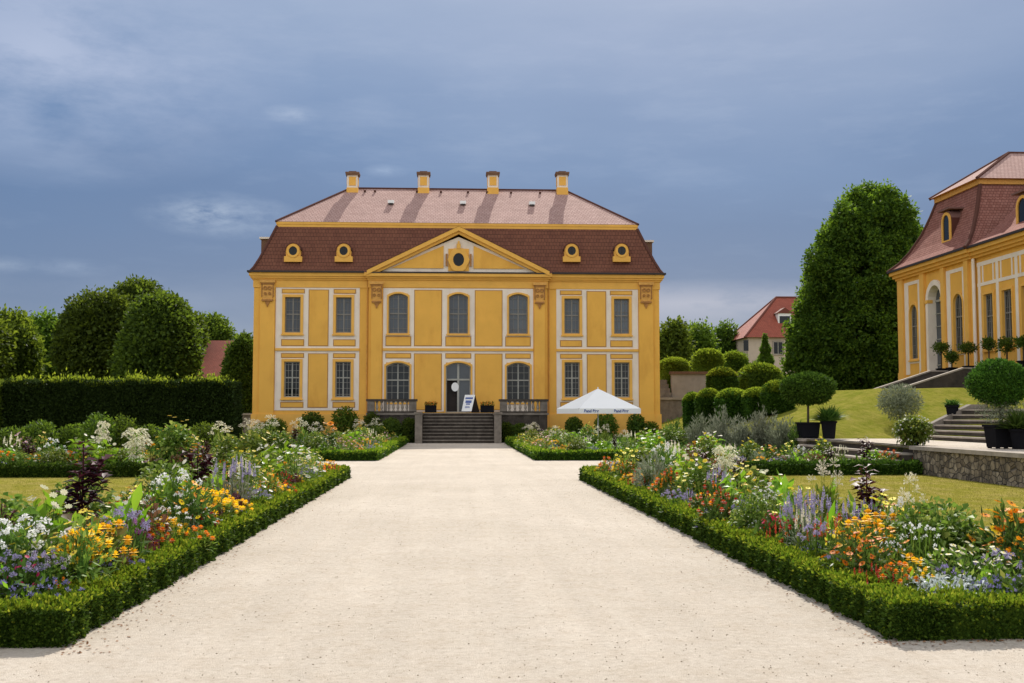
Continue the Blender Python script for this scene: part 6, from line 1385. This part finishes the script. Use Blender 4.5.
put('RF', [('silver', 930, 572, 8.62, 1.3), ('silver', 962, 574, 8.58, 1.2), ('silver', 944, 578, 8.5, 1.0), ('age', 949, 567, 8.85, .8), ('daisy', 968, 546, 9.0, 1.1), ('bush', 938, 498, 10.0, 1.05), ('bush', 958, 512, 10.1, .7), ('cleo', 912, 474, 10.2, .55), ('phlox', 903, 500, 10.4, .6), ('spir', 918, 520, 9.6, .7), ('orange', 897, 566, 8.7, .8), ('gold', 915, 562, 8.8, .6), ('rud', 872, 540, 9.1, .9), ('rud', 855, 534, 9.4, 1.0), ('rud', 884, 530, 9.6, 1.0), ('rud', 868, 524, 9.9), ('gold', 862, 512, 10.2, 1.0), ('gold', 880, 511, 10.5), ('spir', 890, 540, 9.2, .6), ('age', 838, 548, 9.1, .8), ('yel', 836, 520, 10, .5), ('ama', 866, 462, 11.5, 1.05), ('cleo', 826, 458, 12.6, .8), ('canna', 827, 492, 11.2, .8), ('salv', 808, 482, 11.6, 1.15), ('salv', 798, 490, 11.3, .8), ('red', 830, 508, 10.6, .9), ('zin', 792, 520, 10.6, .7), ('red', 782, 528, 10.2, .9), ('crim', 772, 516, 10.6, .9), ('crim', 770, 508, 10.9, .7), ('verb', 818, 524, 9.9, .9), ('arte', 800, 528, 9.9, .8), ('cream', 804, 512, 10.5, .6), ('age', 812, 528, 9.7, .6), ('rud', 1014, 515, 9.3, .7), ('rud', 1022, 540, 9.0, .6), ('rud', 1008, 505, 9.6, 1.1), ('rud', 1020, 512, 9.5, 1.1), ('verb', 1000, 552, 8.9, .9), ('age', 1010, 578, 8.5, 1.0), ('tob', 996, 574, 8.7, .6), ('age', 985, 582, 8.45, .7),
  ('cosmos', 764, 482, 13.6, 1.0), ('spir', 768, 488, 13.2, .9), ('heli', 752, 466, 15.0, .9), ('tob', 738, 472, 14.6, .8), ('bush', 752, 492, 12.6, .7), ('zin', 726, 494, 13, .8), ('zin', 712, 482, 14.4, .7), ('zin', 720, 490, 13.6, .6), ('age', 716, 508, 12.2, .9), ('age', 748, 516, 11.2, .8), ('spir', 758, 520, 11.0, .6), ('verb', 742, 500, 12.2, .6), ('zin', 700, 496, 13.6), ('orange', 703, 505, 12.9, .5), ('arte', 697, 500, 13, .7), ('salv', 690, 487, 14.2, .6), ('age', 682, 496, 13.9, .9), ('arte', 672, 485, 15, .9), ('orange', 664, 476, 16.6, .8), ('zin', 668, 466, 17.4, .8), ('orange', 668, 470, 17.0, .6), ('age', 652, 486, 15.9, .8), ('zin', 648, 474, 17.2, .6), ('gold', 642, 482, 16.6, .6), ('arte', 651, 452, 19.5, 1.1), ('arte', 645, 462, 18.5, .9), ('phlox', 664, 442, 21.5, .9), ('yel', 661, 432, 23, .8), ('cream', 670, 438, 22, .9), ('tob', 690, 458, 19.0), ('heli', 700, 458, 17.6, .9), ('salv', 718, 462, 17, .8), ('tass', 725, 446, 19.5, .9), ('ama', 737, 452, 19.8, .8), ('ama', 700, 446, 23, .9), ('bronze', 716, 455, 20, .9), ('yel', 626, 450, 22, 1.1), ('gold', 620, 452, 22.6, .8), ('orange', 626, 462, 19.8, .9), ('zin', 617, 463, 20.2, .8), ('orange', 608, 458, 24, .9), ('verb', 617, 462, 21, .7), ('heli', 642, 446, 22.5), ('tob', 604, 462, 24.6, .8), ('spir', 628, 474, 18.2, .8)])
put('RS', [('ama', 866, 436, 29.6, 1.1), ('orange', 888, 443, 29.5, 1.2), ('rud', 768, 446, 30, 1.2), ('canna', 798, 448, 29.4, 1.3), ('yel', 790, 442, 30, 1.0), ('bronze', 812, 452, 29.4), ('bronze', 820, 455, 29.2), ('age', 846, 456, 29.2, 1.2), ('yel', 882, 456, 29.2, 1.0), ('tob', 872, 448, 30), ('bush', 904, 446, 30.2, .7), ('age', 896, 458, 29.2), ('heli', 750, 440, 30.4), ('ama', 830, 450, 29.8, .8), ('verb', 777, 458, 29.2, 1.2), ('red', 915, 458, 29.3), ('arte', 758, 450, 29.6), ('canna', 804, 456, 29.2)])
put('LS', [('tass', 137, 428, 28.0 + 1, 1.25), ('tass', 137, 446, 29, 1.0), ('tass', 103, 421, 30.6, .7), ('heli', 173, 418, 30.0, 1.0), ('heli', 184, 424, 30.6, .9), ('tob', 83, 434, 29.8, 1.2), ('tob', 104, 440, 29.4, 1.0), ('phlox', 54, 439, 29.6, 1.2), ('orange', 5, 444, 29.4, 1.3), ('cream', 10, 434, 30.5, 1.2), ('ama', 29, 436, 30.2, 1.0), ('rud', 34, 455, 29.2, 1.2), ('orange', 70, 448, 29.4, .9), ('bush', 56, 448, 29.2), ('age', 45, 460, 29.1), ('yel', 42, 436, 30.6), ('pinkc', 18, 432, 30.8), ('rud', 152, 434, 30.5), ('age', 4, 462, 29.1), ('age', 112, 438, 30.8, 1.2), ('mag', 146, 462, 29.1), ('pinkc', 160, 462, 29.1), ('pinkc', 188, 428, 30.4, .8), ('yel', 194, 434, 30.2), ('rud', 198, 442, 29.6), ('ama', 206, 440, 29.4, .7), ('bronze', 176, 455, 29.3), ('bush', 122, 448, 29.8), ('bush', 20, 452, 29.6, 1.2)])
put('LR', [('sun', 329, 421, 39.6, 1.1), ('sun', 334, 426, 39.8, .8), ('cleo', 222, 421, 33.5, 1.6), ('cleo', 250, 418, 40.5, 1.6), ('cleo', 270, 415, 41.5, 1.8), ('cleo', 258, 420, 41.0, 1.5), ('cleo', 300, 417, 42, 1.7), ('cleo', 317, 422, 42.5, 1.4), ('verb', 308, 424, 42, 1.2), ('ama', 294, 424, 41, 1.0), ('cleo', 360, 419, 52, 1.6), ('cleo', 376, 418, 56, 1.5), ('tob', 354, 430, 44, 1.2), ('yel', 344, 436, 41, 1.1), ('gold', 352, 442, 40, 1.2), ('gold', 366, 440, 43, 1.0), ('cream', 370, 430, 48, 1.2), ('pinkc', 386, 436, 52, 1.1), ('tob', 380, 436, 50, 1.0), ('yel', 358, 446, 39.6, 1.1), ('verb', 372, 446, 40.2, 1.0), ('pinkc', 348, 450, 39.4), ('cream', 380, 446, 42), ('bush', 315, 432, 41), ('heli', 262, 428, 40, 1.4), ('heli', 282, 430, 40, 1.3), ('bronze', 340, 438, 42), ('orange', 344, 452, 39.3), ('cream', 392, 438, 55)])
put('RR', [('cleo', 533, 422, 50, 1.5), ('cleo', 528, 424, 53, 1.2), ('yel', 522, 434, 48, 1.2), ('yel', 530, 438, 45, 1.1), ('gold', 540, 440, 43, 1.2), ('yel', 548, 438, 42, 1.2), ('gold', 555, 440, 41, 1.2), ('cleo', 556, 426, 43, 1.1), ('tob', 582, 420, 45, 1.3), ('heli', 588, 424, 44, 1.0), ('bush', 570, 432, 41, 1.2), ('bush', 577, 440, 39.6), ('tob', 602, 440, 40.5, 1.0), ('canna', 606, 436, 42, 1.0), ('cleo', 598, 426, 44, .8), ('cleo', 605, 424, 46, .8), ('pinkc', 534, 442, 42), ('rud', 546, 448, 40), ('ama', 615, 434, 40.5, .8), ('cleo', 624, 430, 40, 1.2), ('cream', 630, 432, 41), ('tob', 647, 425, 42, 1.4), ('tob', 655, 430, 40, 1.0), ('heli', 643, 430, 44, 1.0), ('tob', 712, 428, 34, 1.2), ('tob', 705, 432, 33, 1.0), ('bush', 672, 426, 43, 1.3), ('rud', 697, 440, 33, .9), ('bronze', 690, 443, 31, 1.0), ('yel', 526, 444, 44), ('verb', 540, 452, 39.4), ('cream', 520, 440, 52)])
# the plants between them, by habit: low ones along the hedge, taller ones inside
LOWK = ['age', 'age', 'gold', 'gold', 'orange', 'orange', 'crim', 'red', 'silver', 'plum', 'zin', 'verb', 'yel', 'gold']; MIDK = ['rud', 'rud', 'gold', 'canna', 'salv', 'zin', 'yel', 'gold', 'bronze', 'coleus', 'bush', 'coleus', 'tob', 'orange', 'bush', 'canna', 'plum', 'crim']; TALLK = ['cosmos', 'heli', 'ama', 'cleo', 'canna', 'yel', 'bush', 'tob', 'salv', 'phlox']
def fill(bed, x_edge, sgn, y0, y1, st=.42):
    y = y0
    while y < y1:
        for off, ks, r in ((-.03, LOWK, .15), (.26, LOWK, .18), (.55, LOWK + MIDK, .22), (.9, MIDK, .27), (1.25, MIDK, .30), (1.6, MIDK, .34)):
            if off > 1.3 and y < 15: continue
            x = x_edge + sgn * (off + rng.normal(0, .08)); yy = y + rng.uniform(-.15, .15)
            if dist_ok(x, yy, r): plant(ks[int(rng.integers(len(ks)))], x, yy, None, bed)
        y += st + .018 * (y - y0)
fill('LF', XL - HW, -1, LN + .75, LFAR - .8); fill('RF', XR + HW, 1, RN + .75, RFAR - .8)
MIDK = ['yel', 'gold', 'tob', 'heli', 'rud', 'cream', 'bronze', 'verb', 'pinkc', 'bush']; LOWK = ['gold', 'yel', 'age', 'orange', 'pinkc', 'verb']
fill('LR', -3.25, -1, 39.2, 58, .95); fill('RR', 3.4, 1, 39.2, 58, .95)

# ------------------------------------------------------------------ labels of the flower plants
for bed, xa, xb, rows in (('LS', -14.5, -5.6, (29.15, 29.8, 30.6)), ('RS', 6.0, 11.0, (29.15, 29.8, 30.5))):
    for yy in rows:
        x = xa
        while x < xb:
            ks = ['orange', 'gold', 'age', 'rud', 'verb', 'crim'] if yy < 29.5 else ['yel', 'heli', 'tob', 'ama', 'pinkc', 'phlox', 'rud', 'bush', 'cream', 'bronze']
            if dist_ok(x, yy, .42): plant(ks[int(rng.integers(len(ks)))], x, yy + rng.uniform(-.12, .12), None, bed)
            x += rng.uniform(.5, .75)
def project(o):
    d = np.array([o.location[0], o.location[1], o.location[2] + .3]) - [0, 0, EYE]; w = d @ fw; return 512 + F * (d @ rt) / w, 341.5 - F * (d @ up) / w
def ordinal(i, n):
    W = ['first', 'second', 'third', 'fourth', 'fifth', 'sixth', 'seventh', 'eighth', 'ninth', 'tenth', 'eleventh', 'twelfth', 'thirteenth', 'fourteenth', 'fifteenth', 'sixteenth', 'seventeenth', 'eighteenth', 'nineteenth', 'twentieth']
    return W[i] if i < 20 else None
def label_plants():
    by = {}
    for r, k, b, x, y, h in PLANTS: by.setdefault((k, b), []).append((y, x, r, h))
    used = set()
    for (k, b), L in by.items():
        look = K[k][1]; L.sort(key=lambda t: t[0])
        for i, (y, x, r, h) in enumerate(L):
            if len(L) == 1: lab = f'{look}, the only one in the {BEDS[b]}'
            else:
                # nearest plant of another kind gives the neighbour
                nb = sorted(((px_ - x) ** 2 + (py_ - y) ** 2, kk, px_, py_) for _, kk, bb, px_, py_, _ in PLANTS if bb == b and kk != k)[:6]
                lab = None
                for d2, kk, nx, ny in nb:
                    rel = 'behind' if y - ny > abs(nx - x) else 'in front of' if ny - y > abs(nx - x) else 'beside'
                    short = ' '.join(K[kk][1].split()[:3]) if len(K[kk][1].split()) > 4 else K[kk][1]
                    c = f'{look} {rel} {"an" if short[0] in "aeiou" else "a"} {short}, {BEDS[b]}'
                    if c not in used and len(c.split()) <= 16: lab = c; break
                if lab is None:
                    o = ordinal(i, len(L)); lab = f'{look}, {o} from the camera end, {BEDS[b]}'
            used.add(lab); r['label'] = lab
            if sum(1 for q in PLANTS if q[1] == k) > 1: r['group'] = look + ' plants in the flower beds'
label_plants()
